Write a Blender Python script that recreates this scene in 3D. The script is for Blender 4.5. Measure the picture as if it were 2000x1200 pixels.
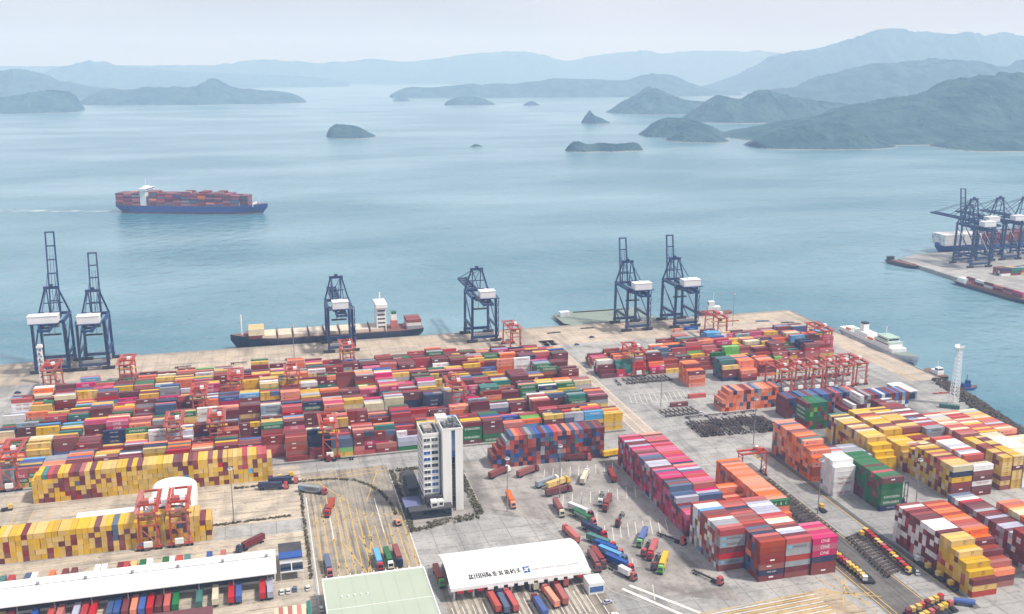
import bpy, math, random
from mathutils import Vector, Matrix, noise

sc = bpy.context.scene
for o in list(bpy.data.objects): bpy.data.objects.remove(o)
COL = sc.collection
PI = math.pi; R = math.radians

# ------------------------------------------------------------------ camera, sky, sun, exposure
CAM_H = 218.0; YAW = R(14.8); PITCH = math.atan(470 / 1900)
cd = bpy.data.cameras.new('camera'); cam = bpy.data.objects.new('camera', cd); COL.objects.link(cam)
cam.location = (0, 0, CAM_H); cam.rotation_euler = (PI / 2 - PITCH, 0, -YAW)
cd.sensor_width = 36; cd.lens = 36 * 1900 / 2000; cd.clip_start = 1; cd.clip_end = 60000
sc.camera = cam

SUN_EL, SUN_AZ = R(56), R(122)          # azimuth clockwise from +Y
w = bpy.data.worlds.new('World'); sc.world = w; w.use_nodes = True
wn = w.node_tree; wn.nodes.clear()
sky = wn.nodes.new('ShaderNodeTexSky'); sky.sky_type = 'NISHITA'; sky.sun_disc = False
sky.sun_elevation = SUN_EL; sky.sun_rotation = SUN_AZ
sky.air_density = 1.0; sky.dust_density = 4.0; sky.ozone_density = 1.0; sky.altitude = 100
mixw = wn.nodes.new('ShaderNodeMix'); mixw.data_type = 'RGBA'
mixw.inputs[0].default_value = 0.62                       # thin high cloud veil over the clear sky
mixw.inputs[7].default_value = (12.2, 12.2, 13.4, 1)
bg = wn.nodes.new('ShaderNodeBackground'); bg.inputs[1].default_value = 0.08
out = wn.nodes.new('ShaderNodeOutputWorld')
wtc = wn.nodes.new('ShaderNodeTexCoord'); wmp = wn.nodes.new('ShaderNodeMapping'); wmp.inputs['Scale'].default_value = (1, 1, 3.5)
wno = wn.nodes.new('ShaderNodeTexNoise'); wno.inputs['Scale'].default_value = 2.2; wno.inputs['Detail'].default_value = 5
wmr = wn.nodes.new('ShaderNodeMapRange'); wmr.inputs[1].default_value = .3; wmr.inputs[2].default_value = .7; wmr.inputs[3].default_value = .5; wmr.inputs[4].default_value = .76
wn.links.new(wtc.outputs['Generated'], wmp.inputs[0]); wn.links.new(wmp.outputs[0], wno.inputs['Vector']); wn.links.new(wno.outputs[0], wmr.inputs[0]); wn.links.new(wmr.outputs[0], mixw.inputs[0])
wn.links.new(sky.outputs[0], mixw.inputs[6]); wn.links.new(mixw.outputs[2], bg.inputs[0])
wn.links.new(bg.outputs[0], out.inputs[0])

sl = bpy.data.lights.new('sun', 'SUN'); so = bpy.data.objects.new('sun', sl); COL.objects.link(so)
sl.energy = 4.8; sl.angle = R(5); sl.color = (1.0, 0.965, 0.92)
sd = Vector((math.sin(SUN_AZ) * math.cos(SUN_EL), math.cos(SUN_AZ) * math.cos(SUN_EL), math.sin(SUN_EL)))
so.rotation_euler = sd.to_track_quat('Z', 'Y').to_euler(); so.location = (300, -300, 600)

sc.view_settings.view_transform = 'Standard'; sc.view_settings.look = 'None'
sc.view_settings.exposure = -0.03; sc.view_settings.gamma = 1.0; sc.view_settings.use_curve_mapping = False
sc.render.engine = 'CYCLES'
sc.cycles.use_denoising = True; sc.cycles.max_bounces = 5; sc.cycles.volume_bounces = 2
sc.cycles.caustics_reflective = False; sc.cycles.caustics_refractive = False

# ------------------------------------------------------------------ helpers
def lin(c):
    return tuple(((v / 255) / 12.92 if v / 255 <= .04045 else ((v / 255 + .055) / 1.055) ** 2.4) for v in c) + (1,)

def new_mat(name):
    m = bpy.data.materials.new(name); m.use_nodes = True
    return m, m.node_tree, m.node_tree.nodes['Principled BSDF']

def paint(name, rgb, rough=.5, metal=0., var=.0, dirt=.0, spec=.5, dirt_rgb=(92, 82, 74), scale=.35):
    m, nt, p = new_mat(name); N = nt.nodes; L = nt.links
    p.inputs['Roughness'].default_value = rough; p.inputs['Metallic'].default_value = metal
    p.inputs['Specular IOR Level'].default_value = spec
    src = None
    rgbn = N.new('ShaderNodeRGB'); rgbn.outputs[0].default_value = lin(rgb); src = rgbn.outputs[0]
    if var:
        g = N.new('ShaderNodeNewGeometry'); oi = N.new('ShaderNodeObjectInfo')
        a = N.new('ShaderNodeMath'); a.operation = 'ADD'; f = N.new('ShaderNodeMath'); f.operation = 'FRACT'
        L.new(g.outputs['Random Per Island'], a.inputs[0]); L.new(oi.outputs['Random'], a.inputs[1]); L.new(a.outputs[0], f.inputs[0])
        mr = N.new('ShaderNodeMapRange'); mr.inputs[3].default_value = 1 - var; mr.inputs[4].default_value = 1 + var
        L.new(f.outputs[0], mr.inputs[0])
        h = N.new('ShaderNodeHueSaturation'); L.new(mr.outputs[0], h.inputs['Value']); L.new(src, h.inputs['Color'])
        mr2 = N.new('ShaderNodeMapRange'); mr2.inputs[3].default_value = .72; mr2.inputs[4].default_value = 1.06
        f2 = N.new('ShaderNodeMath'); f2.operation = 'MULTIPLY_ADD'; f2.inputs[1].default_value = 7.3; f2.inputs[2].default_value = .2
        f3 = N.new('ShaderNodeMath'); f3.operation = 'FRACT'
        L.new(f.outputs[0], f2.inputs[0]); L.new(f2.outputs[0], f3.inputs[0]); L.new(f3.outputs[0], mr2.inputs[0]); L.new(mr2.outputs[0], h.inputs['Saturation'])
        src = h.outputs[0]
    if dirt:
        g2 = N.new('ShaderNodeNewGeometry'); mp = N.new('ShaderNodeMapping'); mp.inputs['Scale'].default_value = (1, 1, .35)
        L.new(g2.outputs['Position'], mp.inputs[0])
        n = N.new('ShaderNodeTexNoise'); n.inputs['Scale'].default_value = scale; n.inputs['Detail'].default_value = 5
        L.new(mp.outputs[0], n.inputs['Vector'])
        mr = N.new('ShaderNodeMapRange'); mr.inputs[1].default_value = .42; mr.inputs[2].default_value = .75; mr.inputs[4].default_value = dirt
        L.new(n.outputs[0], mr.inputs[0])
        mx = N.new('ShaderNodeMix'); mx.data_type = 'RGBA'; mx.inputs[7].default_value = lin(dirt_rgb)
        L.new(mr.outputs[0], mx.inputs[0]); L.new(src, mx.inputs[6]); src = mx.outputs[2]
    L.new(src, p.inputs['Base Color'])
    return m

class MB:
    """collects boxes, beams, prisms and lofts into one mesh"""
    def __init__(s): s.v = []; s.f = []; s.m = []
    def add(s, vs, fs, mi=0):
        b = len(s.v); s.v.extend(vs); s.f.extend([tuple(b + i for i in f) for f in fs]); s.m.extend([mi] * len(fs)); return s
    def box(s, x0, x1, y0, y1, z0, z1, mi=0):
        return s.add([(x0, y0, z0), (x1, y0, z0), (x1, y1, z0), (x0, y1, z0), (x0, y0, z1), (x1, y0, z1), (x1, y1, z1), (x0, y1, z1)],
                     [(0, 3, 2, 1), (4, 5, 6, 7), (0, 1, 5, 4), (1, 2, 6, 5), (2, 3, 7, 6), (3, 0, 4, 7)], mi)
    def beam(s, p, q, w, h=None, mi=0, w2=None):
        p, q = Vector(p), Vector(q); h = h or w; w2 = w2 or w; d = (q - p).normalized()
        up = Vector((0, 0, 1)) if abs(d.z) < .9 else Vector((0, 1, 0))
        a = d.cross(up).normalized(); b = a.cross(d).normalized(); k = w2 / w
        vs = [tuple(p + a * (sx * w / 2) + b * (sy * h / 2)) for sx, sy in ((-1, -1), (1, -1), (1, 1), (-1, 1))]
        vs += [tuple(q + a * (sx * w * k / 2) + b * (sy * h * k / 2)) for sx, sy in ((-1, -1), (1, -1), (1, 1), (-1, 1))]
        return s.add(vs, [(0, 3, 2, 1), (4, 5, 6, 7), (0, 1, 5, 4), (1, 2, 6, 5), (2, 3, 7, 6), (3, 0, 4, 7)], mi)
    def prism(s, pts, z0, z1, mi=0):
        n = len(pts)
        vs = [(x, y, z0) for x, y in pts] + [(x, y, z1) for x, y in pts]
        fs = [tuple(range(n - 1, -1, -1)), tuple(range(n, 2 * n))] + [(i, (i + 1) % n, n + (i + 1) % n, n + i) for i in range(n)]
        return s.add(vs, fs, mi)
    def sheet(s, pts, z, mi=0): return s.add([(x, y, z) for x, y in pts], [tuple(range(len(pts)))], mi)
    def cyl(s, p, q, r, n=8, mi=0, r2=None):
        p, q = Vector(p), Vector(q); d = (q - p).normalized(); up = Vector((0, 0, 1)) if abs(d.z) < .9 else Vector((0, 1, 0))
        a = d.cross(up).normalized(); b = a.cross(d).normalized(); r2 = r if r2 is None else r2; vs = []
        for c, rr in ((p, r), (q, r2)):
            for i in range(n):
                t = 2 * PI * i / n; vs.append(tuple(c + a * (math.cos(t) * rr) + b * (math.sin(t) * rr)))
        fs = [(i, (i + 1) % n, n + (i + 1) % n, n + i) for i in range(n)] + [tuple(range(n - 1, -1, -1)), tuple(range(n, 2 * n))]
        return s.add(vs, fs, mi)
    def mesh(s, name, mats, smooth=False):
        me = bpy.data.meshes.new(name); me.from_pydata(s.v, [], s.f)
        for m in (mats if isinstance(mats, (list, tuple)) else [mats]): me.materials.append(m)
        me.polygons.foreach_set('material_index', s.m)
        if smooth: me.polygons.foreach_set('use_smooth', [True] * len(s.f))
        me.update(); return me

def obj(name, me, parent=None, loc=(0, 0, 0), rz=0, mat=None):
    o = bpy.data.objects.new(name, me); COL.objects.link(o); o.location = loc; o.rotation_euler = (0, 0, rz)
    if parent: o.parent = parent
    if mat:
        o.material_slots[0].link = 'OBJECT'; o.material_slots[0].material = mat
    return o
def tag(o, label, cat, group=None):
    o['label'] = label; o['category'] = cat
    if group: o['group'] = group
    return o
def thing(name, label, cat, loc=(0, 0, 0), rz=0, group=None):
    o = bpy.data.objects.new(name, None); COL.objects.link(o); o.location = loc; o.rotation_euler = (0, 0, rz); o.empty_display_size = .5
    return tag(o, label, cat, group)
def structure(name, me, **k):
    o = obj(name, me, **k); o['kind'] = 'structure'; return o
def stamp(proto, name, label, cat, loc, rz=0, group=None, mats=None):
    """one individual of a kind: an Empty with an object for each part; parts share mesh data"""
    r = thing(name, label, cat, loc, rz, group); last = None
    for p in proto:
        nm, me, l, a = (p + ((0, 0, 0), 0))[:4] if len(p) == 2 else (p + (0,))[:4]
        sub = nm.startswith('>')
        o = obj(nm.lstrip('>'), me, last if sub else r, l, a, (mats or {}).get(nm.lstrip('>')))
        if not sub: last = o
    return r
rnd = random.Random(11)

# text as flat raised lettering, made once per word
_txt = {}
def text_geo(word):
    if word not in _txt:
        c = bpy.data.curves.new('t', 'FONT'); c.body = word; c.resolution_u = 2; c.align_x = 'CENTER'; c.align_y = 'CENTER'
        o = bpy.data.objects.new('t', c); COL.objects.link(o)
        dg = bpy.context.evaluated_depsgraph_get(); me = bpy.data.meshes.new_from_object(o.evaluated_get(dg))
        vs = [tuple(v.co) for v in me.vertices]; fs = [tuple(p.vertices) for p in me.polygons]
        bpy.data.objects.remove(o); bpy.data.curves.remove(c); bpy.data.meshes.remove(me)
        xs = [v[0] for v in vs] or [0]; ys = [v[1] for v in vs] or [0]
        cx, cy = (min(xs) + max(xs)) / 2, (min(ys) + max(ys)) / 2; wd, ht = max(xs) - min(xs) or 1, max(ys) - min(ys) or 1
        _txt[word] = ([((v[0] - cx) / wd, (v[1] - cy) / ht) for v in vs], fs)
    return _txt[word]
def letter(mb, word, width, height, fn, mi=0):
    vs, fs = text_geo(word); mb.add([fn(u * width, t * height) for u, t in vs], fs, mi)

# ------------------------------------------------------------------ materials
PAL = dict(maroon=(112, 18, 28), brown=(138, 34, 24), rust=(162, 56, 20), red=(182, 14, 22), salmon=(190, 70, 56), orange=(238, 108, 0),
           yellow=(216, 172, 0), magenta=(202, 2, 98), navy=(20, 36, 80), blue=(22, 78, 160), lightblue=(64, 156, 212), slate=(66, 92, 132),
           green=(2, 108, 50), teal=(44, 122, 114), lime=(98, 184, 52), grey=(150, 156, 164), lilac=(176, 178, 198), white=(226, 226, 226), cream=(214, 204, 170))
CN = list(PAL)
CM = {k: paint('container_paint_' + k, tuple(c * (.95 if k not in ('white', 'cream', 'lilac', 'grey', 'yellow') else .97) for c in v), .45, 0, .17, .24, .45, dirt_rgb=(110, 88, 78)) for k, v in PAL.items()}
VP = {k: paint('vehicle_paint_' + k, v, .3, 0, .06, .2, .5) for k, v in PAL.items()}
M = dict(
    white_paint=paint('white_lettering', (232, 232, 232), .5), black_paint=paint('dark_lettering', (26, 26, 32), .5),
    red_paint=paint('red_lettering', (170, 30, 40), .5), sky_paint=paint('light_blue_mark', (90, 180, 220), .5), blue_mark=paint('blue_mark', (20, 70, 140), .5),
    steel_blue=paint('crane_blue', (8, 46, 98), .42, 0, .05, .22, .5, (40, 56, 78)), rtg=paint('gantry_orange_red', (178, 52, 6), .45, 0, .16, .4, .5, (96, 52, 42)),
    dark=paint('dark_steel', (40, 42, 46), .6, 0, .1, .2), tyre=paint('tyre_rubber', (22, 22, 24), .85), glass=paint('dark_glass', (22, 34, 48), .08, 0, .1, 0, .8),
    bglass=paint('blue_glass', (20, 82, 150), .1, 0, .1, 0, .8), white=paint('white_steel', (228, 229, 230), .4, 0, .03, .2, .5, (170, 165, 158)),
    wall=paint('white_wall', (226, 226, 222), .7, 0, 0, .25, .3, (168, 162, 152), .12), roofw=paint('white_roof', (232, 232, 230), .55, 0, 0, .3, .4, (186, 182, 174), .06),
    roofg=paint('pale_green_roof', (168, 178, 160), .6, 0, 0, .35, .4, (150, 162, 146), .08), grey=paint('grey_steel', (128, 132, 138), .5, 0, .1, .3),
    roofd=paint('dark_roof', (66, 66, 70), .75, 0, .05, .4, .3, (96, 90, 84), .2), violet=paint('lilac_roof', (104, 108, 148), .5, 0, 0, .2),
    conc=paint('concrete', (168, 162, 152), .85, 0, 0, .5, .2, (120, 112, 102), .2), kerb=paint('kerb_concrete', (178, 172, 160), .85, 0, 0, .4, .2),
    yline=paint('yellow_line_paint', (206, 166, 76), .7, 0, 0, .85, .3, (146, 136, 118), .9), wline=paint('white_line_paint', (218, 214, 206), .7, 0, 0, .5, .3, (160, 152, 142), .5),
    deck=paint('ship_deck', (118, 82, 70), .7, 0, 0, .4, .3), hatch=paint('hatch_cover', (212, 198, 178), .65, 0, .06, .4, .3, (150, 128, 108), .5),
    hull_navy=paint('hull_navy', (22, 38, 66), .4, 0, 0, .25), hull_blue=paint('hull_blue', (14, 74, 150), .4, 0, 0, .2), boot=paint('hull_antifouling', (132, 46, 44), .6, 0, 0, .4),
    hull_royal=paint('hull_royal', (0, 56, 132), .4, 0, 0, .2), hull_white=paint('hull_white', (206, 210, 222), .4, 0, 0, .25), hull_grey=paint('hull_grey_blue', (84, 104, 142), .4, 0, 0, .3), gdeck=paint('green_deck', (160, 190, 176), .6, 0, 0, .3), bdeck=paint('barge_deck', (128, 142, 132), .75, 0, 0, .5),
    yel=paint('machine_yellow', (226, 172, 22), .4, 0, .08, .3), orange=paint('machine_orange', (226, 100, 30), .4, 0, .08, .3), rock=paint('revetment_rock', (84, 74, 66), .9, 0, .35, .5, .2, (50, 44, 40), .8),
    leaf=paint('hedge_leaf', (92, 88, 62), .8, 0, .3, .6, .2, (112, 96, 74), .6), rail=paint('rail_steel', (86, 70, 58), .6), chassis=paint('worn_chassis', (82, 66, 60), .7, 0, .3, .5, .3, (50, 46, 46), 1.2))

def ground_mat(name, a, b, c, s1=.012, s2=.09, streak=None, joints=0):
    m, nt, p = new_mat(name); N = nt.nodes; L = nt.links
    g = N.new('ShaderNodeNewGeometry')
    def nz(scale, det=6, sc_=(1, 1, 1)):
        mp = N.new('ShaderNodeMapping'); mp.inputs['Scale'].default_value = sc_; L.new(g.outputs['Position'], mp.inputs[0])
        n = N.new('ShaderNodeTexNoise'); n.inputs['Scale'].default_value = scale; n.inputs['Detail'].default_value = det; L.new(mp.outputs[0], n.inputs['Vector']); return n.outputs[0]
    def mr(x, lo, hi, a_=0., b_=1.):
        n = N.new('ShaderNodeMapRange'); n.inputs[1].default_value = lo; n.inputs[2].default_value = hi; n.inputs[3].default_value = a_; n.inputs[4].default_value = b_; L.new(x, n.inputs[0]); return n.outputs[0]
    def mix(f, x, y):
        n = N.new('ShaderNodeMix'); n.data_type = 'RGBA'; L.new(f, n.inputs[0])
        for i, v in ((6, x), (7, y)):
            if isinstance(v, tuple): n.inputs[i].default_value = v
            else: L.new(v, n.inputs[i])
        return n.outputs[2]
    col = mix(mr(nz(s1, 4), .4, .62), lin(a), lin(b))
    col = mix(mr(nz(s2, 7), .45, .72, 0, .75), col, lin(c))
    dk = tuple(v * .45 for v in lin(c)[:3]) + (1,)
    col = mix(mr(nz(.5, 6), .56, .74, 0, .7), col, dk)
    wn_ = nz(.11, 3, (1, .12, 1)); col = mix(mr(wn_, .55, .68, 0, .38), col, dk)
    wn_ = nz(.13, 3, (.12, 1, 1)); col = mix(mr(wn_, .56, .7, 0, .34), col, dk)
    col = mix(mr(nz(.035, 8, (1, .25, 1)), .56, .7, 0, .5), col, dk)
    if streak:
        col = mix(mr(nz(.75, 5, streak), .5, .66, 0, .6), col, dk)
    if joints:
        br = N.new('ShaderNodeTexBrick'); br.offset = 0; br.inputs['Scale'].default_value = 1 / joints; br.inputs['Mortar Size'].default_value = .018
        br.inputs['Brick Width'].default_value = 1; br.inputs['Row Height'].default_value = 1
        br.inputs['Color1'].default_value = br.inputs['Color2'].default_value = (0, 0, 0, 1); br.inputs['Mortar'].default_value = (.5, .5, .5, 1)
        L.new(g.outputs['Position'], br.inputs['Vector']); col = mix(br.outputs[0], col, dk)
    L.new(col, p.inputs['Base Color']); p.inputs['Roughness'].default_value = .85; p.inputs['Specular IOR Level'].default_value = .25
    return m
G_yard = ground_mat('yard_concrete', (168, 166, 162), (150, 149, 147), (122, 120, 118), joints=12)
G_apron = ground_mat('apron_concrete', (190, 175, 158), (176, 164, 150), (150, 140, 128), joints=10)
G_lane = ground_mat('lane_asphalt', (166, 154, 136), (150, 142, 130), (106, 100, 94), streak=(1, .03, 1))
G_xlane = ground_mat('exit_lane_asphalt', (178, 162, 138), (166, 150, 128), (124, 104, 84), streak=(.03, 1, 1))
G_dark = ground_mat('dark_asphalt', (112, 108, 104), (98, 96, 94), (84, 80, 78), streak=(1, .03, 1))
G_turn = ground_mat('truck_yard_asphalt', (164, 158, 152), (150, 146, 142), (126, 120, 114), streak=(.12, .06, 1))
G_lot = ground_mat('lot_concrete', (194, 180, 160), (176, 166, 150), (142, 134, 124), streak=(.05, 1, 1))

# ------------------------------------------------------------------ setting: sea, land
m, nt, p = new_mat('sea_water'); N = nt.nodes; L = nt.links
g = N.new('ShaderNodeNewGeometry')
def sea_noise(scale, det, s=(1, 1, 1)):
    mp = N.new('ShaderNodeMapping'); mp.inputs['Scale'].default_value = s; L.new(g.outputs['Position'], mp.inputs[0])
    n = N.new('ShaderNodeTexNoise'); n.inputs['Scale'].default_value = scale; n.inputs['Detail'].default_value = det; L.new(mp.outputs[0], n.inputs['Vector']); return n.outputs[0]
mr = N.new('ShaderNodeMapRange'); mr.inputs[1].default_value = .38; mr.inputs[2].default_value = .66; L.new(sea_noise(.0035, 6, (.5, 1, 1)), mr.inputs[0])
mx = N.new('ShaderNodeMix'); mx.data_type = 'RGBA'; mx.inputs[6].default_value = lin((64, 112, 128)); mx.inputs[7].default_value = lin((116, 150, 162)); L.new(mr.outputs[0], mx.inputs[0])
L.new(mx.outputs[2], p.inputs['Base Color'])
b1 = N.new('ShaderNodeBump'); b1.inputs['Strength'].default_value = .6; b1.inputs['Distance'].default_value = 1.2; L.new(sea_noise(.16, 4, (.6, 1, 1)), b1.inputs['Height'])
b2 = N.new('ShaderNodeBump'); b2.inputs['Strength'].default_value = .8; b2.inputs['Distance'].default_value = 4; L.new(sea_noise(.05, 4), b2.inputs['Height']); L.new(b1.outputs[0], b2.inputs['Normal'])
L.new(b2.outputs[0], p.inputs['Normal']); p.inputs['Roughness'].default_value = .22; p.inputs['IOR'].default_value = 1.33
SEA = m
WL = -4.0
structure('sea', MB().sheet([(-6400, -300), (10900, -300), (10900, 15300), (-6400, 15300)], WL).mesh('sea', SEA))

QY, QX = 774.0, 468.0
land = [(-900, -250), (446, -250), (446, 462), (QX - 6, 535), (QX, 566), (QX, QY), (-900, QY)]
structure('ground', MB().prism(land, -12, 0).mesh('ground', G_yard))
z = .02
def sheet(name, pts, mt, dz=.02):
    return structure(name, MB().sheet(pts, dz).mesh(name, mt))
def rect(x0, x1, y0, y1): return [(x0, y0), (x1, y0), (x1, y1), (x0, y1)]
sheet('quay_apron', rect(-890, QX - .4, 719, QY - .4), G_apron)
sheet('quay_road', rect(444, QX - .4, 566, 718.9), G_apron)
sheet('gate_lanes', rect(15, 62.3, 300, 512), G_lane)
sheet('gate_road', rect(66, 134, 290, 392), G_lane)
sheet('warehouse_yard', rect(-300, 14, 300, 442), G_lot)
sheet('storage_yard', rect(-300, 14.5, 456, 524), G_lot)
sheet('truck_yard', [(101, 438), (104, 505), (187.5, 505), (187.5, 330), (135, 352), (135, 420)], G_turn)
sheet('gantry_runway', rect(240.5, 262, 300, 462), G_dark)
sheet('gantry_runway', rect(277, 280.6, 300, 480), G_dark)
sheet('exit_lanes', [(136, 296), (136, 332), (160, 321), (228, 331), (236, 296)], G_xlane)
sheet('yard_road', rect(216, 229, 455, 735), G_apron)
sheet('trailer_park', rect(250, 309, 499, 531), G_turn)
for k in range(8): sheet('gantry_runway', rect(-158, 212, 526.6 + 26.4 * k, 528.9 + 26.4 * k), G_dark, .03)

def lines(name, segs, wd, mt, dz):
    mb = MB()
    for (x0, y0, x1, y1) in segs:
        d = Vector((x1 - x0, y1 - y0)); n = Vector((-d.y, d.x)).normalized() * wd / 2
        mb.sheet([(x0 - n.x, y0 - n.y), (x1 - n.x, y1 - n.y), (x1 + n.x, y1 + n.y), (x0 + n.x, y0 + n.y)], dz)
    return structure(name, mb.mesh(name, mt))
sg = []
for i in range(13):
    x = 19 + i * 3.45; top = 455 + 22 * math.sin(i * .5) + 10 * rnd.random()
    sg.append((x, 378, x - .02 * (i - 6), top))
    for k in range(3): sg.append((x - .9, 402 + 24 * k + rnd.uniform(-4, 4), x + .9, 402 + 24 * k + rnd.uniform(-4, 4)))
sg += [(38, 392, 44, 430), (44, 392, 38, 430), (38, 392, 30, 425), (36, 470, 22, 500), (46, 468, 56, 505), (17, 498, 62, 505), (17, 503, 62, 510)]
lines('lane_marking', sg, .5, M['yline'], .05)
lines('lane_marking', [(15.8, 380, 15.8, 480), (62, 380, 62, 500), (26, 430, 26, 470), (50, 430, 50, 470)], .45, M['wline'], .06)
sg = [(66 + i * 4.4, 296, 66 + i * 4.4, 356) for i in range(15)]
lines('lane_marking', [(a + 2.2, b, c + 2.2, d) for a, b, c, d in sg], .35, M['wline'], .05)
lines('lane_marking', [(137, 299 + 3.1 * i, 224 - i * .8, 304 + 3.1 * i) for i in range(9)], .55, M['yline'], .05)
lines('lane_marking', [(137, 300.5 + 3.1 * i, 220, 305.5 + 3.1 * i) for i in range(8)], .5, M['wline'], .06)
lines('lane_marking', [(226, 316, 240, 336), (238, 314, 228, 338), (225, 326, 243, 322), (222, 330, 246, 318), (236, 300, 236, 345)], .5, M['yline'], .07)
lines('lane_marking', [(x, y, x + 4.5, y + 13) for x in range(142, 184, 5) for y in (436, 470)] + [(x + .5, 396, x + 5, 410) for x in range(150, 186, 4)] + [(152, y, 156, y + 12) for y in range(340, 460, 24)], .3, M['wline'], .05)
lines('lane_marking', [(241.5, 305, 241.5, 460), (244, 305, 244, 460), (261, 305, 261, 440), (277.4, 305, 277.4, 478)], .45, M['yline'], .06)
lines('lane_marking', [(217, 458, 217, 730), (228, 458, 228, 730), (222.5, 458, 222.5, 730)], .35, M['wline'], .05)
lines('lane_marking', [(-157, 545.5 + 26.4 * k, 212, 545.5 + 26.4 * k) for k in range(7)], .35, M['yline'], .05)
lines('crane_rail', [(-880, 743, 464, 743), (-880, 771.3, 464, 771.3)], .5, M['rail'], .06)
lines('lane_marking', [(-880, 750 + 5 * i, 460, 750 + 5 * i) for i in range(4)] + [(-880, 726, 230, 726), (-880, 733, 230, 733)], .3, M['yline'], .05)
lines('lane_marking', [(448, 570, 448, 715), (453, 570, 453, 715)], .35, M['yline'], .05)
lines('lane_marking', [(234 + 3.6 * i, 572, 238 + 3.6 * i, 588) for i in range(13)] + [(232, 570, 284, 570), (232, 590, 284, 590)], .3, M['wline'], .05)
lines('lane_marking', [(-150 + 8 * i, 470, -150 + 8 * i, 500) for i in range(6)], .35, M['yline'], .05)

# quay wall coping and fenders
q = structure('quay_wall', MB().box(-900, QX + .5, QY + .003, QY + .6, -10, .45).mesh('quay_wall', M['conc']))
fm = MB().box(-.9, .9, 0, .9, -2.6, -.2).mesh('fender', M['tyre'])
for i in range(48): obj('fender', fm, q, (-260 + 15 * i, QY + .61, 0))
q2 = structure('quay_wall', MB().box(QX + .003, QX + .6, 566, QY - .1, -10, .45).mesh('quay_wall', M['conc']))
for i in range(14): obj('fender', fm, q2, (QX + .61, 572 + 14 * i, 0), -PI / 2)
# rock revetment
mb = MB(); rr = random.Random(3)
for i in range(2600):
    t = rr.random(); y = 380 + 186 * t; ex = 446 if y < 462 else (446 + 16 * (y - 462) / 73 if y < 535 else QX - 6 + 6 * (y - 535) / 31)
    u = rr.random(); x = ex - 9 + 22 * u + rr.uniform(-1, 1); zz = (.3 if u < .4 else .3 - 6 * (u - .4) / .6) + rr.uniform(-.3, .5); s = rr.uniform(.7, 1.9)
    a, b, c = [rr.uniform(.6, 1) * s for _ in range(3)]; q_ = Matrix.Rotation(rr.random() * 6, 3, 'Z') @ Matrix.Rotation(rr.random(), 3, 'X')
    vs = [tuple(Vector((x, y, zz)) + q_ @ Vector(v)) for v in ((a, 0, 0), (-a, 0, 0), (0, b, 0), (0, -b, 0), (0, 0, c), (0, 0, -c))]
    mb.add(vs, [(0, 2, 4), (2, 1, 4), (1, 3, 4), (3, 0, 4), (2, 0, 5), (1, 2, 5), (3, 1, 5), (0, 3, 5)])
o = obj('rock_revetment', mb.mesh('rock_revetment', M['rock'])); o['kind'] = 'stuff'; tag(o, 'dark brown rock revetment along the water edge', 'rocks')

# far pier
PX, PY0, PY1 = 720, 560, 985
structure('far_pier', MB().prism([(704, PY0), (1300, PY0), (1300, PY1), (PX + 40, PY1), (PX, 962)], -12, 0).mesh('far_pier', G_yard))

# hills, islands and far mountains: each a ridge with real depth
m, nt, p = new_mat('hill_vegetation'); N = nt.nodes; L = nt.links
g = N.new('ShaderNodeNewGeometry'); n1 = N.new('ShaderNodeTexNoise'); n1.inputs['Scale'].default_value = .012; n1.inputs['Detail'].default_value = 8
L.new(g.outputs['Position'], n1.inputs['Vector']); mr = N.new('ShaderNodeMapRange'); mr.inputs[1].default_value = .4; mr.inputs[2].default_value = .6; L.new(n1.outputs[0], mr.inputs[0])
mx = N.new('ShaderNodeMix'); mx.data_type = 'RGBA'; mx.inputs[6].default_value = (.016, .05, .056, 1); mx.inputs[7].default_value = (.042, .09, .086, 1); L.new(mr.outputs[0], mx.inputs[0])
sx = N.new('ShaderNodeSeparateXYZ'); L.new(g.outputs['Position'], sx.inputs[0]); mr2 = N.new('ShaderNodeMapRange'); mr2.inputs[1].default_value = WL + .6; mr2.inputs[2].default_value = WL + 2.8; mr2.inputs[3].default_value = 1; mr2.inputs[4].default_value = 0
L.new(sx.outputs[2], mr2.inputs[0]); mx2 = N.new('ShaderNodeMix'); mx2.data_type = 'RGBA'; mx2.inputs[7].default_value = (.26, .25, .22, 1); L.new(mr2.outputs[0], mx2.inputs[0]); L.new(mx.outputs[2], mx2.inputs[6])
L.new(mx2.outputs[2], p.inputs['Base Color']); nb = N.new('ShaderNodeTexNoise'); nb.inputs['Scale'].default_value = .05; nb.inputs['Detail'].default_value = 7; L.new(g.outputs['Position'], nb.inputs['Vector'])
bb = N.new('ShaderNodeBump'); bb.inputs['Strength'].default_value = 1; bb.inputs['Distance'].default_value = 14; L.new(nb.outputs[0], bb.inputs['Height']); L.new(bb.outputs[0], p.inputs['Normal'])
p.inputs['Roughness'].default_value = .9; p.inputs['Specular IOR Level'].default_value = .1
HILL = m
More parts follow.
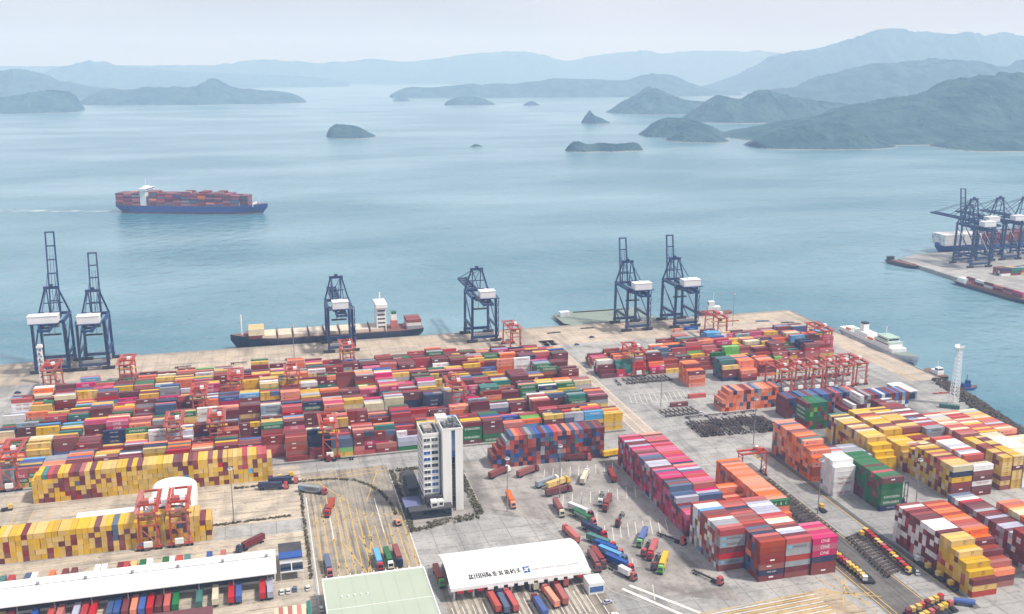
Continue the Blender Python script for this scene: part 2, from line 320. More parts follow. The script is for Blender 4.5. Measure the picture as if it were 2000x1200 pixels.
RIDGES = [
    ('island', 6500, 420, [(-1010, 4),(-905, 60),(-811, 85),(-729, 78),(-595, 90),(-491, 89),(-343, 91),(-267, 125),(-211, 147),(-151, 122),(-85, 90),(66, 73),(211, 60),(287, 43),(349, 8)]),
    ('headland', 5450, 300, [(-1566, 77),(-1341, 65),(-1202, 69),(-1119, 79),(-1035, 93),(-951, 103),(-885, 90),(-848, 51),(-835, -8)]),
    ('mountain', 7800, 500, [(-2540, 149),(-1964, 166),(-1699, 186),(-1614, 200),(-1525, 193),(-1411, 161),(-1320, 118),(-1236, 103),(-1059, 69),(-938, 61),(-817, 28)]),
    ('mountain', 11600, 900, [(-2240, 70),(-2022, 181),(-1856, 223),(-1696, 245),(-1530, 256),(-1315, 223),(-1008, 196),(-675, 163),(-296, 146),(201, 128),(653, 105),(1113, 46)]),
    ('mountain', 13500, 1200, [(-4589, 247),(-3499, 230),(-2355, 218),(-1151, 231),(-293, 237),(-79, 283),(233, 302),(617, 270),(1082, 258),(1545, 311),(1716, 312),(2062, 279),(2448, 313),(2949, 382),(3325, 410),(3663, 412),(3975, 371),(4367, 288),(4770, 366),(5390, 425),(5867, 391),(6429, 436),(7357, 425),(8026, 353),(9263, 294)]),
    ('headland', 7300, 450, [(1010, 17),(1133, 68),(1320, 67),(1592, 88),(1730, 80),(1825, 91),(1981, 90),(2293, 123),(2583, 122),(2849, 110),(2968, 148),(3101, 159),(3249, 147),(3410, 80),(3572, 39),(3807, 18)]),
    ('hill', 4550, 260, [(1698, -5),(1763, 46),(1845, 84),(1930, 111),(1990, 93),(2079, 60),(2204, 47),(2348, 33)]),
    ('hill', 3800, 260, [(1749, 5),(1810, 56),(1861, 89),(1903, 100),(1989, 84),(2040, 103),(2093, 121),(2159, 110),(2248, 91),(2423, 68),(2627, 44),(2786, 9)]),
    ('mountain', 5300, 700, [(2768, 14),(3024, 77),(3204, 114),(3355, 167),(3587, 221),(3744, 239),(3986, 227),(4233, 255),(4369, 243),(4577, 215),(4745, 243),(5053, 275),(5549, 218)]),
    ('mountain', 8600, 1100, [(3959, -24),(4113, 13),(4488, 119),(4697, 204),(4931, 332),(5299, 385),(5495, 434),(5792, 507),(6042, 562),(6254, 521),(6484, 551),(6838, 515),(7110, 502),(7385, 504),(7661, 521),(8301, 475),(9304, 403)]),
    ('hill', 2850, 480, [(1467, -6),(1595, 24),(1660, 29),(1742, 49),(1816, 56),(1941, 91),(2096, 113),(2200, 127),(2286, 156),(2375, 171),(2484, 188),(2559, 186),(2768, 201),(3102, 183)]),
    ('headland', 2530, 190, [(1376, 12),(1475, 36),(1552, 61),(1652, 58),(1731, 26),(1789, -15)]),
    ('headland', 2330, 150, [(1860, -4),(1889, 11),(1963, 26),(2076, 31),(2221, 33),(2475, 26)]),
    ('headland', 3000, 190, [(1246, 2),(1293, 44),(1332, 54),(1390, 50),(1441, 36),(1482, 20),(1517, -1)]),
    ('headland', 2780, 110, [(1232, -5),(1282, 27),(1336, 27),(1374, 16),(1410, 0)]),
    ('islet', 3250, 150, [(238, 5),(253, 28),(282, 34),(323, 30),(352, 19),(375, 6),(395, -11)]),
    ('islet', 2520, 60, [(820, 2),(831, 17),(852, 20),(884, 12),(917, 16),(962, 13),(1007, 15),(1022, 11),(1031, -6)]),
    ('islet', 3760, 80, [(1291, -1),(1303, 31),(1316, 47),(1331, 31),(1360, 16),(1402, -5)]),
    ('islet', 2720, 22, [(596, -3),(614, 4),(634, -5)]),
    ('islet', 6500, 70, [(912, 3),(966, 25),(1027, -1)]),
    ('islet', 5750, 110, [(1114, 7),(1161, 34),(1253, 45),(1346, 32),(1418, -4)]),
    ('islet', 5580, 70, [(1548, 1),(1592, 21),(1645, -3)]),
    ('islet', 3380, 14, [(425, -14),(439, -10),(448, -16)]),
]
def catmull(P, t):
    n = len(P) - 1; f = min(max(t * n, 0), n - 1e-6); i = int(f); u = f - i
    a, b, c, d = P[max(i - 1, 0)], P[i], P[i + 1], P[min(i + 2, n)]
    return tuple(.5 * (2 * b[k] + (c[k] - a[k]) * u + (2 * a[k] - 5 * b[k] + 4 * c[k] - d[k]) * u * u + (3 * b[k] - a[k] - 3 * c[k] + d[k]) * u ** 3) for k in range(2))
for si, (nm, Y, wd, P) in enumerate(RIDGES):
    P = [(x, max(zz, WL + .5)) for x, zz in P]
    big = wd > 60; nu = max(30, min(330, len(P) * 24)); nv = 30; vs = []; fs = []
    for i in range(nu + 1):
        x, h = catmull(P, i / nu); h = h - WL
        edge = math.sin(PI * min(1, max(0, i / nu))) ** .5 * .75 + .25
        for j in range(-nv, nv + 1):
            v = j / nv; a = abs(v)
            prof = (1 - a) ** 1.15 if a < 1 else 0
            nz_ = noise.fractal(Vector((x / (wd * .9), v * 1.3, si * 7.1)), 1.0, 2.1, 6)
            y = Y + wd * edge * (v + .22 * noise.noise(Vector((x / (wd * .8), si * 3.3, 1.7))) * (1 if a > .05 else .2) + .1 * nz_ * a)
            rg = 1 - abs(noise.noise(Vector((x / (wd * .42), v * 2.2, si * 5.3)))) * 2; rg2 = 1 - abs(noise.noise(Vector((x / (wd * .16), v * 5, si * 2.3)))) * 2
            spur = 1 - 2.2 * abs(noise.noise(Vector((x / (wd * .34) + .6 * v, si * 9.1, .3)))) + .8 * noise.noise(Vector((x / (wd * .13), v * 2, si * 4.1)))
            zz = h * (prof + (.26 * nz_ + .2 * rg + .12 * rg2) * (1 - a) * min(1, a * 4) + .42 * spur * a * (1 - a)) + h * .03 * noise.noise(Vector((x / (wd * .05), v * 14, si))) + (h * .02 + .8) * noise.noise(Vector((x / 9, v * wd / 9, si)))
            if a > .93: zz = min(zz, 2.0 * (1 - a) / .07)
            zz = zz - 3.0 * max(0, a - .8) / .2 - (3 if i in (0, nu) else 0)
            vs.append((x, y, WL + zz))
    k = 2 * nv + 1
    for i in range(nu):
        for j in range(2 * nv): fs.append((i * k + j, (i + 1) * k + j, (i + 1) * k + j + 1, i * k + j + 1))
    structure(nm, MB().add(vs, fs).mesh(nm, HILL, True))

# ------------------------------------------------------------------ haze
m = bpy.data.materials.new('haze_air'); m.use_nodes = True; nt = m.node_tree; nt.nodes.clear()
pv = nt.nodes.new('ShaderNodeVolumePrincipled'); pv.inputs['Color'].default_value = (.47, .68, 1.0, 1); pv.inputs['Density'].default_value = .000145; pv.inputs['Absorption Color'].default_value = (1, 1, 1, 1); pv.inputs['Anisotropy'].default_value = 0
mo = nt.nodes.new('ShaderNodeOutputMaterial'); nt.links.new(pv.outputs[0], mo.inputs['Volume'])
hz = obj('haze', MB().box(-6500, 11000, -320, 15400, -13, 640).mesh('haze', m)); hz['kind'] = 'stuff'; tag(hz, 'pale blue haze over the whole bay', 'haze')

# ------------------------------------------------------------------ buildings
def window_mesh(w, h, mt='glass'):
    return MB().box(-w / 2, w / 2, -.06, .12, -h / 2, h / 2).mesh('pane', M[mt])
def frame_mesh(w, h):
    mb = MB(); t = .16
    mb.box(-w / 2 - t, w / 2 + t, -.14, .1, h / 2, h / 2 + t).box(-w / 2 - t, w / 2 + t, -.2, .1, -h / 2 - t, -h / 2)
    mb.box(-w / 2 - t, -w / 2, -.14, .1, -h / 2, h / 2).box(w / 2, w / 2 + t, -.14, .1, -h / 2, h / 2).box(-.05, .05, -.1, .1, -h / 2, h / 2)
    return mb.mesh('window', M['white'])

# office tower
T = thing('office_tower', 'white twelve storey office tower with a blue glass strip on its facade', 'office building', (72, 440, 0))
TX, TY = 72, 440
def tp(name, mb, mt, **k): return obj(name, mb.mesh(name, mt), T, **k)
# slab at right with a vertical glass slot, wing at left, dark joint between
slab = MB(); slab.box(10, 14.5, 5, 22, 0, 43.4).box(16.4, 20.3, 5, 22, 0, 43.4).box(14.5, 16.4, 6.2, 22, 0, 43.2)
sl_ = tp('tower_wall', slab, M['wall'])
for k in range(12):
    pw = obj('pane', MB().box(14.55, 16.35, 5.7, 6.19, 1.3 + 3.45 * k, 4.45 + 3.45 * k).mesh('pane', M['bglass'] if k > 7 else M['glass']), sl_)
wing = MB().box(.6, 8.6, 8, 24, 0, 40.4); wg = tp('wing_wall', wing, M['wall'])
tp('joint_wall', MB().box(8.61, 9.99, 9.5, 22, 0, 40.8), M['grey'])
tp('parapet', MB().box(.4, 8.8, 7.8, 8.2, 40.41, 41.6).box(.4, .8, 8.21, 24.2, 40.41, 41.6).box(.81, 8.8, 23.8, 24.2, 40.41, 41.6).box(8.4, 8.8, 8.21, 23.79, 40.41, 41.6), M['wall'])
tp('parapet', MB().box(9.9, 20.4, 4.9, 5.3, 43.41, 44.4).box(9.9, 10.3, 5.31, 22.1, 43.41, 44.4).box(10.31, 20.4, 21.7, 22.1, 43.41, 44.4).box(20, 20.4, 5.31, 21.69, 43.41, 44.4), M['wall'])
tp('roof_deck', MB().box(.81, 8.39, 8.21, 23.79, 40.405, 40.6).box(10.31, 19.99, 5.31, 21.69, 43.405, 43.6), M['roofd'])
rk = random.Random(5)
for i in range(34):
    x = rk.uniform(11, 19); y = rk.uniform(6, 20.5); tp('cooling_unit', MB().box(x, x + rk.uniform(.5, 1.3), y, y + rk.uniform(.5, 1.3), 43.61, 43.7 + rk.uniform(.5, 1.8)), M['grey'])
for i in range(9):
    x = rk.uniform(1.2, 6.8); y = rk.uniform(9, 22); tp('cooling_unit', MB().box(x, x + rk.uniform(.6, 1.2), y, y + rk.uniform(.6, 1.2), 40.61, 40.7 + rk.uniform(.4, 1.2)), M['conc'])
tp('stair_head', MB().box(2.2, 6.6, 14, 19, 40.62, 42.2), M['conc'])
pent = MB().box(9, 14.5, 15, 21.5, 43.62, 46.6); tp('penthouse', pent, M['wall'])
mb = MB()
for i in range(6): mb.beam((9.5 + i, 16 + i * .6, 46.6), (9.5 + i, 16 + i * .6, 49.5 + (i % 3)), .15)
mb.beam((9.4, 16, 49), (14.6, 19, 49), .15); tp('antenna', mb, M['grey'])
wm, wf = window_mesh(3.2, 1.75), frame_mesh(3.2, 1.75)
for k in range(9):
    for x in (2.65, 6.6):
        f_ = obj('window', wf, wg, (x, 7.99, 10.9 + 3.4 * k)); obj('pane', wm, wg, (x, 7.99, 10.9 + 3.4 * k), 0, M['bglass'] if rk.random() < .3 else None)
wm2, wf2 = window_mesh(3.0, 1.6), frame_mesh(3.0, 1.6)
for k in range(10):
    for y in (10.2, 14.1, 18, 21.9):
        obj('window', wf2, wg, (.59, y, 7.5 + 3.4 * k), -PI / 2); obj('pane', wm2, wg, (.59, y, 7.5 + 3.4 * k), -PI / 2)
tp('podium_glazing', MB().box(-7.5, 13, -.5, 4.6, 0, 4.6), M['glass'])
tp('podium_roof', MB().box(-8.2, 13.6, -1.1, 4.9, 4.61, 5.1), M['roofd'])
tp('entrance_canopy', MB().box(-9.4, -.8, 4.95, 17, 4.3, 4.9), M['violet'])
tp('column', MB().box(-9.2, -8.8, 5.2, 5.6, 0, 4.29).box(-9.2, -8.8, 16.2, 16.6, 0, 4.29).box(-1.3, -.9, 5.2, 5.6, 0, 4.29).box(-1.3, -.9, 16.2, 16.6, 0, 4.29), M['grey'])
tp('annex', MB().box(-.7, .58, 5, 40, 0, 8.6).box(-5.5, -.71, 18, 40, 0, 6.4), M['roofd'])
tp('annex_roof', MB().box(-5.7, .3, 17.8, 40.2, 8.61, 9.0), M['roofd'])
tp('rooftop_room', MB().box(3.0, 6.2, .4, 4.2, 5.11, 8.3).box(6.6, 9.4, 1, 4.2, 5.11, 8), M['wall'])
tp('room_window', MB().box(3.5, 5.8, .3, .39, 5.9, 7.4).box(7.2, 8.9, .9, .99, 5.9, 7.3), M['glass'])
tp('terrace', MB().box(1, 9.4, 4.95, 7.7, 4.6, 9.2), M['roofd'])

def hedge(name, label, strips, n, hgt, seed):
    mb = MB(); r_ = random.Random(seed); tot = sum(math.hypot(b[0] - a[0], b[1] - a[1]) for a, b, w_ in strips)
    for a, b, w_ in strips:
        k = int(n * math.hypot(b[0] - a[0], b[1] - a[1]) / tot)
        for i in range(k):
            t = r_.random(); d = Vector((b[0] - a[0], b[1] - a[1])); nn = Vector((-d.y, d.x)).normalized() * r_.uniform(-w_ / 2, w_ / 2)
            x, y = a[0] + d.x * t + nn.x, a[1] + d.y * t + nn.y; s = r_.uniform(.25, .6); z0 = r_.uniform(.05, hgt)
            q_ = Matrix.Rotation(r_.random() * 6, 3, 'Z') @ Matrix.Rotation(r_.uniform(-1, 1), 3, 'X')
            for _ in range(3):
                c = Vector((x, y, z0)) + Vector((r_.uniform(-.3, .3), r_.uniform(-.3, .3), r_.uniform(-.1, .3)))
                q_ = Matrix.Rotation(r_.random() * 6, 3, 'Z') @ Matrix.Rotation(r_.uniform(-1.4, 1.4), 3, 'X')
                mb.add([tuple(c + q_ @ Vector(v)) for v in ((-s, -s * .6, 0), (s, -s * .6, 0), (s * .6, s, 0), (-s * .6, s, 0))], [(0, 1, 2, 3)])
    o = obj(name, mb.mesh(name, M['leaf'])); o['kind'] = 'stuff'; tag(o, label, 'hedge'); return o
hedge('hedge', 'scruffy planting around the foot of the white office tower', [((63.6, 428), (63.6, 503), 2.4), ((66, 502), (100, 502), 2.5), ((99, 437), (100, 500), 4), ((72, 432), (97, 436), 6), ((62, 428), (74, 430), 3), ((68, 484), (72, 500), 7)], 1500, 1.0, 4)
curve = [(-20, 500.5), (10, 501), (30, 500), (42, 496), (50, 486), (55, 474), (57.5, 462), (58.5, 446)]
hedge('hedge', 'low curved hedge beside the yellow striped gate lanes', [(curve[i], curve[i + 1], 1.3) for i in range(len(curve) - 1)], 420, .6, 6)
hedge('hedge', 'narrow planting strip between the warehouse yard and the striped lanes', [((13.5, 395), (13.5, 490), 1.2), ((-30, 458.5), (8, 460), 1.4)], 420, .6, 8)
for pts in (curve, [(64.9, 426), (64.9, 503.5), (102.5, 503.5), (101, 436), (62.3, 426)], [(135, 392), (136.5, 352), (160, 323), (230, 333)], [(117, 440), (126, 414), (134, 396)], [(130, 442), (136, 420), (136, 396)], [(15.2, 300), (15.2, 492)]):
    mb = MB()
    for i in range(len(pts) - 1): mb.beam((pts[i][0], pts[i][1], .07), (pts[i + 1][0], pts[i + 1][1], .07), .45, .15)
    structure('kerb', mb.mesh('kerb', M['kerb']))
mb = MB()
for (x0, y0, x1, y1) in ((142, 352, 160, 324), (146, 354, 166, 326)): mb.beam((x0, y0, .1), (x1, y1, .1), 1.6, .2)
structure('traffic_island', mb.mesh('traffic_island', M['wline']))
mb = MB(); mb.prism([(64.95, 426.2), (101, 436.2), (102.4, 503.4), (64.95, 503.4)], .03, .12)
structure('plaza', mb.mesh('plaza', G_turn))

# gate canopy with curved white roof and sign
GX0, GX1, GY0, GY1 = 68.5, 130, 359.5, 388
Gt = thing('gate_canopy', 'long white curved gate canopy roof with blue logo and dark lettering', 'gate', (99, 374, 0))
def gp_(name, mb, mt): return obj(name, mb.mesh(name, mt), Gt, (-99, -374, 0))
def vault(y):
    t = (y - GY0) / (GY1 - GY0); return 6.6 + 4.6 * (math.sin(PI * (.06 + .80 * t)) - math.sin(PI * .06))
mb = MB(); n = 26; vs = []; fs = []
for i in range(n + 1):
    y = GY0 + (GY1 - GY0) * i / n; zz = vault(y)
    vs += [(GX0, y, zz), (GX1, y, zz), (GX0, y, zz - .5), (GX1, y, zz - .5)]
for i in range(n):
    a = 4 * i; b = a + 4; fs += [(a, a + 1, b + 1, b), (a + 2, b + 2, b + 3, a + 3), (a, b, b + 2, a + 2), (a + 1, a + 3, b + 3, b + 1)]
fs += [(0, 2, 3, 1), (4 * n, 4 * n + 1, 4 * n + 3, 4 * n + 2)]
mb.add(vs, fs); roof = gp_('curved_roof', mb, M['roofw'])
for i in range(13):
    xs_ = GX0 + 4.6 * (i + .4); mb = MB()
    for k in range(n):
        ya, yb = GY0 + (GY1 - GY0) * k / n, GY0 + (GY1 - GY0) * (k + 1) / n; mb.add([(xs_, ya, vault(ya) + .06), (xs_ + .16, ya, vault(ya) + .06), (xs_ + .16, yb, vault(yb) + .06), (xs_, yb, vault(yb) + .06)], [(0, 1, 2, 3)])
    obj('roof_seam', mb.mesh('roof_seam', M['kerb']), roof)
gp_('fascia', MB().box(GX0, GX1, GY0 - .35, GY0 - .02, 5.4, 6.9), M['roofw'])
def on_vault(x0, yc, sy=1.0):
    return lambda u, t: (x0 + u, yc + t * sy, vault(yc + t * sy) + .05)
for i, ch in enumerate('盐田国际集装箱码头'):
    mb = MB(); [letter(mb, ch, 2.15, 2.7, on_vault(78.2 + 2.62 * i + q_ * .13, 364.2 + abs(q_) * .01)) for q_ in (-1, 0, 1)]; o = gp_('lettering', mb, M['black_paint'])
mb = MB(); letter(mb, 'Yantian International Container Terminals', 21, 1.4, on_vault(115, 364.0)); gp_('lettering', mb, M['black_paint'])
mb = MB(); mb.add([on_vault(102.6, 364.2)(u, t) for u, t in ((-1.5, -1.7), (1.5, -1.7), (1.5, 1.7), (-1.5, 1.7))], [(0, 1, 2, 3)]); gp_('logo', mb, M['blue_mark'])
mb = MB(); mb.add([(v[0], v[1], v[2] + .03) for v in [on_vault(102.6, 364.2)(u, t) for u, t in ((-1.5, -.9), (-.3, -.5), (.6, -.9), (-.6, .3), (.8, .2), (1.5, 1.0), (.3, .6), (-.7, 1.0), (.5, -.2), (-.8, -.1))]], [(0, 1, 2, 8, 9), (3, 4, 5, 6, 7)])
gp_('logo', mb, M['white_paint'])
col = MB().box(-.35, .35, -.35, .35, 0, 6.4).mesh('column', M['white'])
for i in range(8):
    for y in (362, 386.5): obj('column', col, Gt, (70.5 + 8.3 * i - 99, y - 374, 0))
bth = MB().box(-.9, .9, -2, 2, .15, 2.9).mesh('toll_booth', M['white']); sgn = MB().box(-1.3, 1.3, -.12, .12, -.5, .5).mesh('lane_sign', M['white_paint'])
isl = MB().box(-.7, .7, -24, 8, .03, .2).mesh('kerb_island', M['kerb'])
for i in range(14):
    x = 70.2 + 4.4 * i
    if x > 126: break
    obj('toll_booth', bth, Gt, (x - 99, -6, 0)); obj('kerb_island', isl, Gt, (x - 99, -12, 0))
    obj('lane_sign', sgn, Gt, (x + 2.2 - 99, GY0 - .6 - 374, 4.9), 0, M['red_paint'] if i in (0, 1, 2, 12) else None)
gp_('end_wall', MB().box(127.6, 130.8, 361, 371, 0, 6), M['wall'])
gp_('side_office', MB().box(126.5, 133.4, 351, 358.5, 0, 5.2), M['wall']); gp_('office_window', MB().box(127, 133, 350.85, 350.99, 1.2, 3.6), M['bglass'])
gp_('back_glazing', MB().box(70, 128, 387.2, 387.4, .2, 3.2), M['glass'])

# flat pale green canopy over the entry lanes
Gr = thing('entry_canopy', 'flat pale green canopy roof over the striped truck lanes', 'gate', (38, 355, 0))
obj('roof', MB().box(-20.6, 21.8, -22, 21, 8.4, 9).mesh('roof', M['roofg']), Gr)
obj('roof_trim', MB().box(-21, 22.2, 21.01, 22, 8.2, 9.25).box(-21, -20.61, -22, 21, 8.2, 9.2).box(21.81, 22.3, -22, 21, 8.2, 9.25).box(-20.5, 21.7, -3.1, -2.9, 9.01, 9.12).mesh('roof_trim', M['white']), Gr)
for i in range(7): obj('roof_seam', MB().box(-.06, .06, -22, 21, 9.01, 9.07).mesh('roof_seam', M['roofg']), Gr, (-15 + 6 * i, 0, 0))
for i in range(5): obj('roof_vent', MB().box(-.35, .35, -.35, .35, 9.01, 9.6).mesh('roof_vent', M['white']), Gr, (-14 + 2.6 * i, 5.5, 0))
for i in range(9): obj('bracket', MB().box(-.15, .15, 0, 1.6, 8.6, 9.3).mesh('bracket', M['white']), Gr, (-19 + 5 * i, 22.01, 0))
for i in range(6):
    for y in (-18, 19): obj('column', col, Gr, (-19 + 8 * i, y, 0))
for i in range(5): obj('toll_booth', bth, Gr, (-16 + 8 * i, 10, 0))

# long warehouse with trailers backed up to it
Wh = thing('warehouse', 'long white low pitched warehouse with trailers docked along it', 'warehouse', (-80, 400, 0))
mb = MB(); mb.prism([(0, 0), (1, 0)], 0, 0) if False else None
X0, X1 = -85, 78.8
vs = [(x, y, zz) for x in (X0, X1) for y, zz in ((-10.6, 8.0), (1.8, 9.5), (10.6, 8.3), (10.6, 7.8), (1.8, 9.0), (-10.6, 7.5))]
fs = [(0, 6, 7, 1), (1, 7, 8, 2), (2, 8, 9, 3), (3, 9, 10, 4), (4, 10, 11, 5), (5, 11, 6, 0), (0, 1, 4, 5), (1, 2, 3, 4), (6, 11, 10, 7), (7, 10, 9, 8)]
obj('roof', MB().add(vs, fs).mesh('roof', M['roofw']), Wh)
for i in range(26):
    xs_ = X0 + 3 + 6.2 * i; obj('roof_seam', MB().add([(xs_, -10.6, 8.04), (xs_ + .14, -10.6, 8.04), (xs_ + .14, 1.8, 9.54), (xs_, 1.8, 9.54), (xs_, 10.6, 8.34), (xs_ + .14, 10.6, 8.34)], [(0, 1, 2, 3), (3, 2, 5, 4)]).mesh('roof_seam', M['kerb']), Wh)
obj('ridge_cap', MB().box(X0, X1, 1.6, 2.0, 9.45, 9.6).mesh('ridge_cap', M['grey']), Wh)
obj('wall', MB().box(X0 + .5, X1 - .4, -3, 6, 0, 7.4).mesh('wall', M['wall']), Wh)
obj('dock_door', MB().box(X0 + 1, X1 - 1, -3.1, -3.01, 1.2, 4.6).box(X0 + 1, X1 - 1, 6.01, 6.1, 1.2, 4.6).mesh('dock_door', M['roofd']), Wh)
vt = MB().cyl((0, 0, 9.55), (0, 0, 10.5), .6, 10).cyl((0, 0, 10.5), (0, 0, 10.9), .9, 10, 0, .3).mesh('roof_vent', M['grey'])
for i in range(8): obj('roof_vent', vt, Wh, (75 - 18.4 * i, 1.8, 0))
for i in range(12): obj('column', MB().box(-.2, .2, -.2, .2, 0, 7.5).mesh('column', M['grey']), Wh, (X0 + 6 + 14 * i, -9.8, 0))

# arched fabric hall
Ah = thing('arched_hall', 'white arched fabric hall in front of the yellow container wall', 'hall', (-49.5, 478, 0))
vs = []; fs = []; n = 14
for y in (-17, 17):
    for r0 in (0, .35):
        for i in range(n + 1):
            a = PI * i / n; x = -(11 - r0) * math.cos(a); zz = (7.5 + (5 - r0) * math.sin(a)); vs.append((x, y, zz))
k = n + 1
for i in range(n):
    fs += [(i, i + 1, 2 * k + i + 1, 2 * k + i), (k + i, 3 * k + i, 3 * k + i + 1, k + i + 1), (i, k + i, k + i + 1, i + 1), (2 * k + i, 2 * k + i + 1, 3 * k + i + 1, 3 * k + i)]
fs += [(0, 2 * k, 3 * k, k), (k - 1, 2 * k - 1, 4 * k - 1, 3 * k - 1)]
obj('arched_roof', MB().add(vs, fs).mesh('arched_roof', M['roofw'], False), Ah)
obj('side_wall', MB().box(-11, -10.6, -17, 17, 0, 7.49).box(10.6, 11, -17, 17, 0, 7.49).mesh('side_wall', M['wall']), Ah)
gv = [(-10.5, -15, 0), (10.5, -15, 0)] + [(10.6 * math.cos(PI * i / n), -15, 7.5 + 4.55 * math.sin(PI * i / n)) for i in range(n + 1)]
gv2 = [(x, -14.7, zz) for x, y, zz in gv]; kk = len(gv)
obj('gable', MB().add(gv + gv2, [tuple(range(kk)), tuple(range(2 * kk - 1, kk - 1, -1))] + [(i, i + kk, (i + 1) % kk + kk, (i + 1) % kk) for i in range(kk)]).mesh('gable', M['grey']), Ah)
Cn = thing('loading_canopy', 'long flat white canopy running into the arched hall', 'canopy', (-66, 468.5, 0))
obj('roof', MB().box(-27, 26, -6, 6.5, 6.6, 7.1).mesh('roof', M['roofw']), Cn)
for i in range(7):
    for y in (-5.4, 5.9): obj('column', MB().box(-.2, .2, -.2, .2, 0, 6.59).mesh('column', M['grey']), Cn, (-26 + 8.5 * i, y, 0))

# dark office by the warehouse end
Do = thing('site_office', 'dark roofed site office with a bright blue band beside the long warehouse', 'building', (5, 406, 0))
obj('wall', MB().box(-4.6, 5, -3, 11, 0, 6.8).mesh('wall', M['wall']), Do); obj('roof', MB().box(-4.9, 5.3, 2.5, 11.3, 6.81, 7.3).mesh('roof', M['roofd']), Do)
obj('blue_band', MB().box(-4.9, 5.3, -3.3, 2.49, 6.81, 7.4).mesh('blue_band', M['hull_blue']), Do)
obj('glass_canopy', MB().box(-4.5, 5.2, -10.5, -3.31, 4.4, 4.6).mesh('glass_canopy', M['glass']), Do); obj('canopy_frame', MB().box(-4.6, 5.3, -10.7, -10.51, 4.2, 4.8).box(-4.6, 5.3, -3.30, -3.05, 4.3, 5).box(.2, .5, -10.5, -3.31, 4.61, 4.8).mesh('canopy_frame', M['white']), Do)
obj('post', MB().box(-4.5, -4.3, -10.6, -10.4, 0, 4.19).box(5, 5.2, -10.6, -10.4, 0, 4.19).mesh('post', M['white']), Do)
Qb = thing('quay_office', 'small grey blue two storey hut on the quay beside the white lattice mast', 'building', (418, 542, 0))
obj('wall', MB().box(-5, 5, -10, 9, 0, 5.6).mesh('wall', paint('grey_blue_wall', (140, 154, 180), .6, 0, 0, .3)), Qb); obj('roof', MB().box(-5.3, 5.3, -10.3, 9.3, 5.61, 6).mesh('roof', M['white']), Qb)
for i in range(5): obj('window', MB().box(-.9, .9, -.08, .08, -.7, .7).mesh('window', M['glass']), Qb, (-5.02, -7.5 + 3.6 * i, 3.2), PI / 2)
obj('end_glazing', MB().box(-3.5, 3.5, -10.1, -10.01, .6, 4.6).mesh('end_glazing', M['glass']), Qb)
Sh = thing('striped_shed', 'small shed with a brown and white striped roof below the site office', 'shed', (3, 360, 0))
for i in range(7): obj('roof_panel', MB().box(-6 + 1.8 * i, -4.25 + 1.8 * i, -9, 8, 3.6, 3.9).mesh('roof_panel', CM['salmon' if i % 2 else 'cream']), Sh)
obj('wall', MB().box(-5.6, 6, -8.6, 7.6, 0, 3.59).mesh('wall', M['wall']), Sh); obj('side_panel', MB().box(7, 8.6, -9, 9.5, 0, 4.4).mesh('side_panel', CM['teal']), Sh)
Ls = thing('low_shed', 'low brown roofed shed in the yard below the docked trailers', 'shed', (-40, 374, 0))
obj('roof', MB().box(-13, 13, -8, 2.5, 3.4, 3.8).mesh('roof', CM['maroon']), Ls); obj('wall', MB().box(-12.6, 12.6, -7.6, 2.1, 0, 3.39).mesh('wall', M['wall']), Ls)

# ------------------------------------------------------------------ containers
CT = []     # x, y, z, length, width-height, angle, colour, exposure, phrase
def pick(r_, pal):
    t = r_.random() * sum(w_ for _, w_ in pal)
    for c, w_ in pal:
        t -= w_
        if t <= 0: return c
    return pal[-1][0]
def block(x0, y0, nx, ny, hf, orient, cf, th=2.62, phrase='', px=None, py=None, p20=0., seed=0):
    r_ = random.Random(seed); L_ = 12.19
    px = px or (12.62 if orient == 'X' else 2.53); py = py or (2.53 if orient == 'X' else 12.62)
    hs = {(i, j): int(hf(i, j, r_)) for i in range(nx) for j in range(ny)}
    H_ = lambda i, j: hs.get((i, j), 0)
    for (i, j), h in hs.items():
        for k in range(h):
            ex = dict(top=k == h - 1, front=H_(i, j - 1) <= k, left=H_(i - 1, j) <= k, right=H_(i + 1, j) <= k, back=H_(i, j + 1) <= k)
            if not any(ex.values()): continue
            jx, jy = r_.uniform(-.13, .13), r_.uniform(-.04, .04)
            cx = x0 + i * px + (6.1 if orient == 'X' else 1.22) + jx; cy = y0 + j * py + (1.22 if orient == 'X' else 6.1) + jy
            zz = .06 + k * th
            if orient == 'X' and p20 and random.Random(seed * 977 + i * 131 + j).random() < p20:
                for s in (-1, 1): CT.append([cx + s * 3.1, cy, zz, 6.06, th - .04, 0, cf(i, j, k, h, r_), ex, phrase])
            else:
                CT.append([cx, cy, zz, L_, th - .04, 0 if orient == 'X' else PI / 2, cf(i, j, k, h, r_), ex, phrase])
MIX = [('maroon', 27), ('brown', 19), ('red', 9), ('salmon', 5), ('rust', 3), ('orange', 10), ('yellow', 15), ('magenta', 9), ('navy', 5), ('blue', 3), ('lightblue', 2.5), ('slate', 3), ('green', 6), ('teal', 3), ('grey', 5), ('lilac', 3), ('white', 4), ('cream', 3), ('lime', .6)]
def mixc(pal, keep=.12):
    mem = {}
    def f(i, j, k, h, r_):
        key = (i, j)
        if key in mem and r_.random() < keep: return mem[key]
        if (i, j - 1) in mem and r_.random() < keep * .5: mem[key] = mem[(i, j - 1)]; return mem[key]
        c = pick(r_, pal); mem[key] = c; return c
    return f
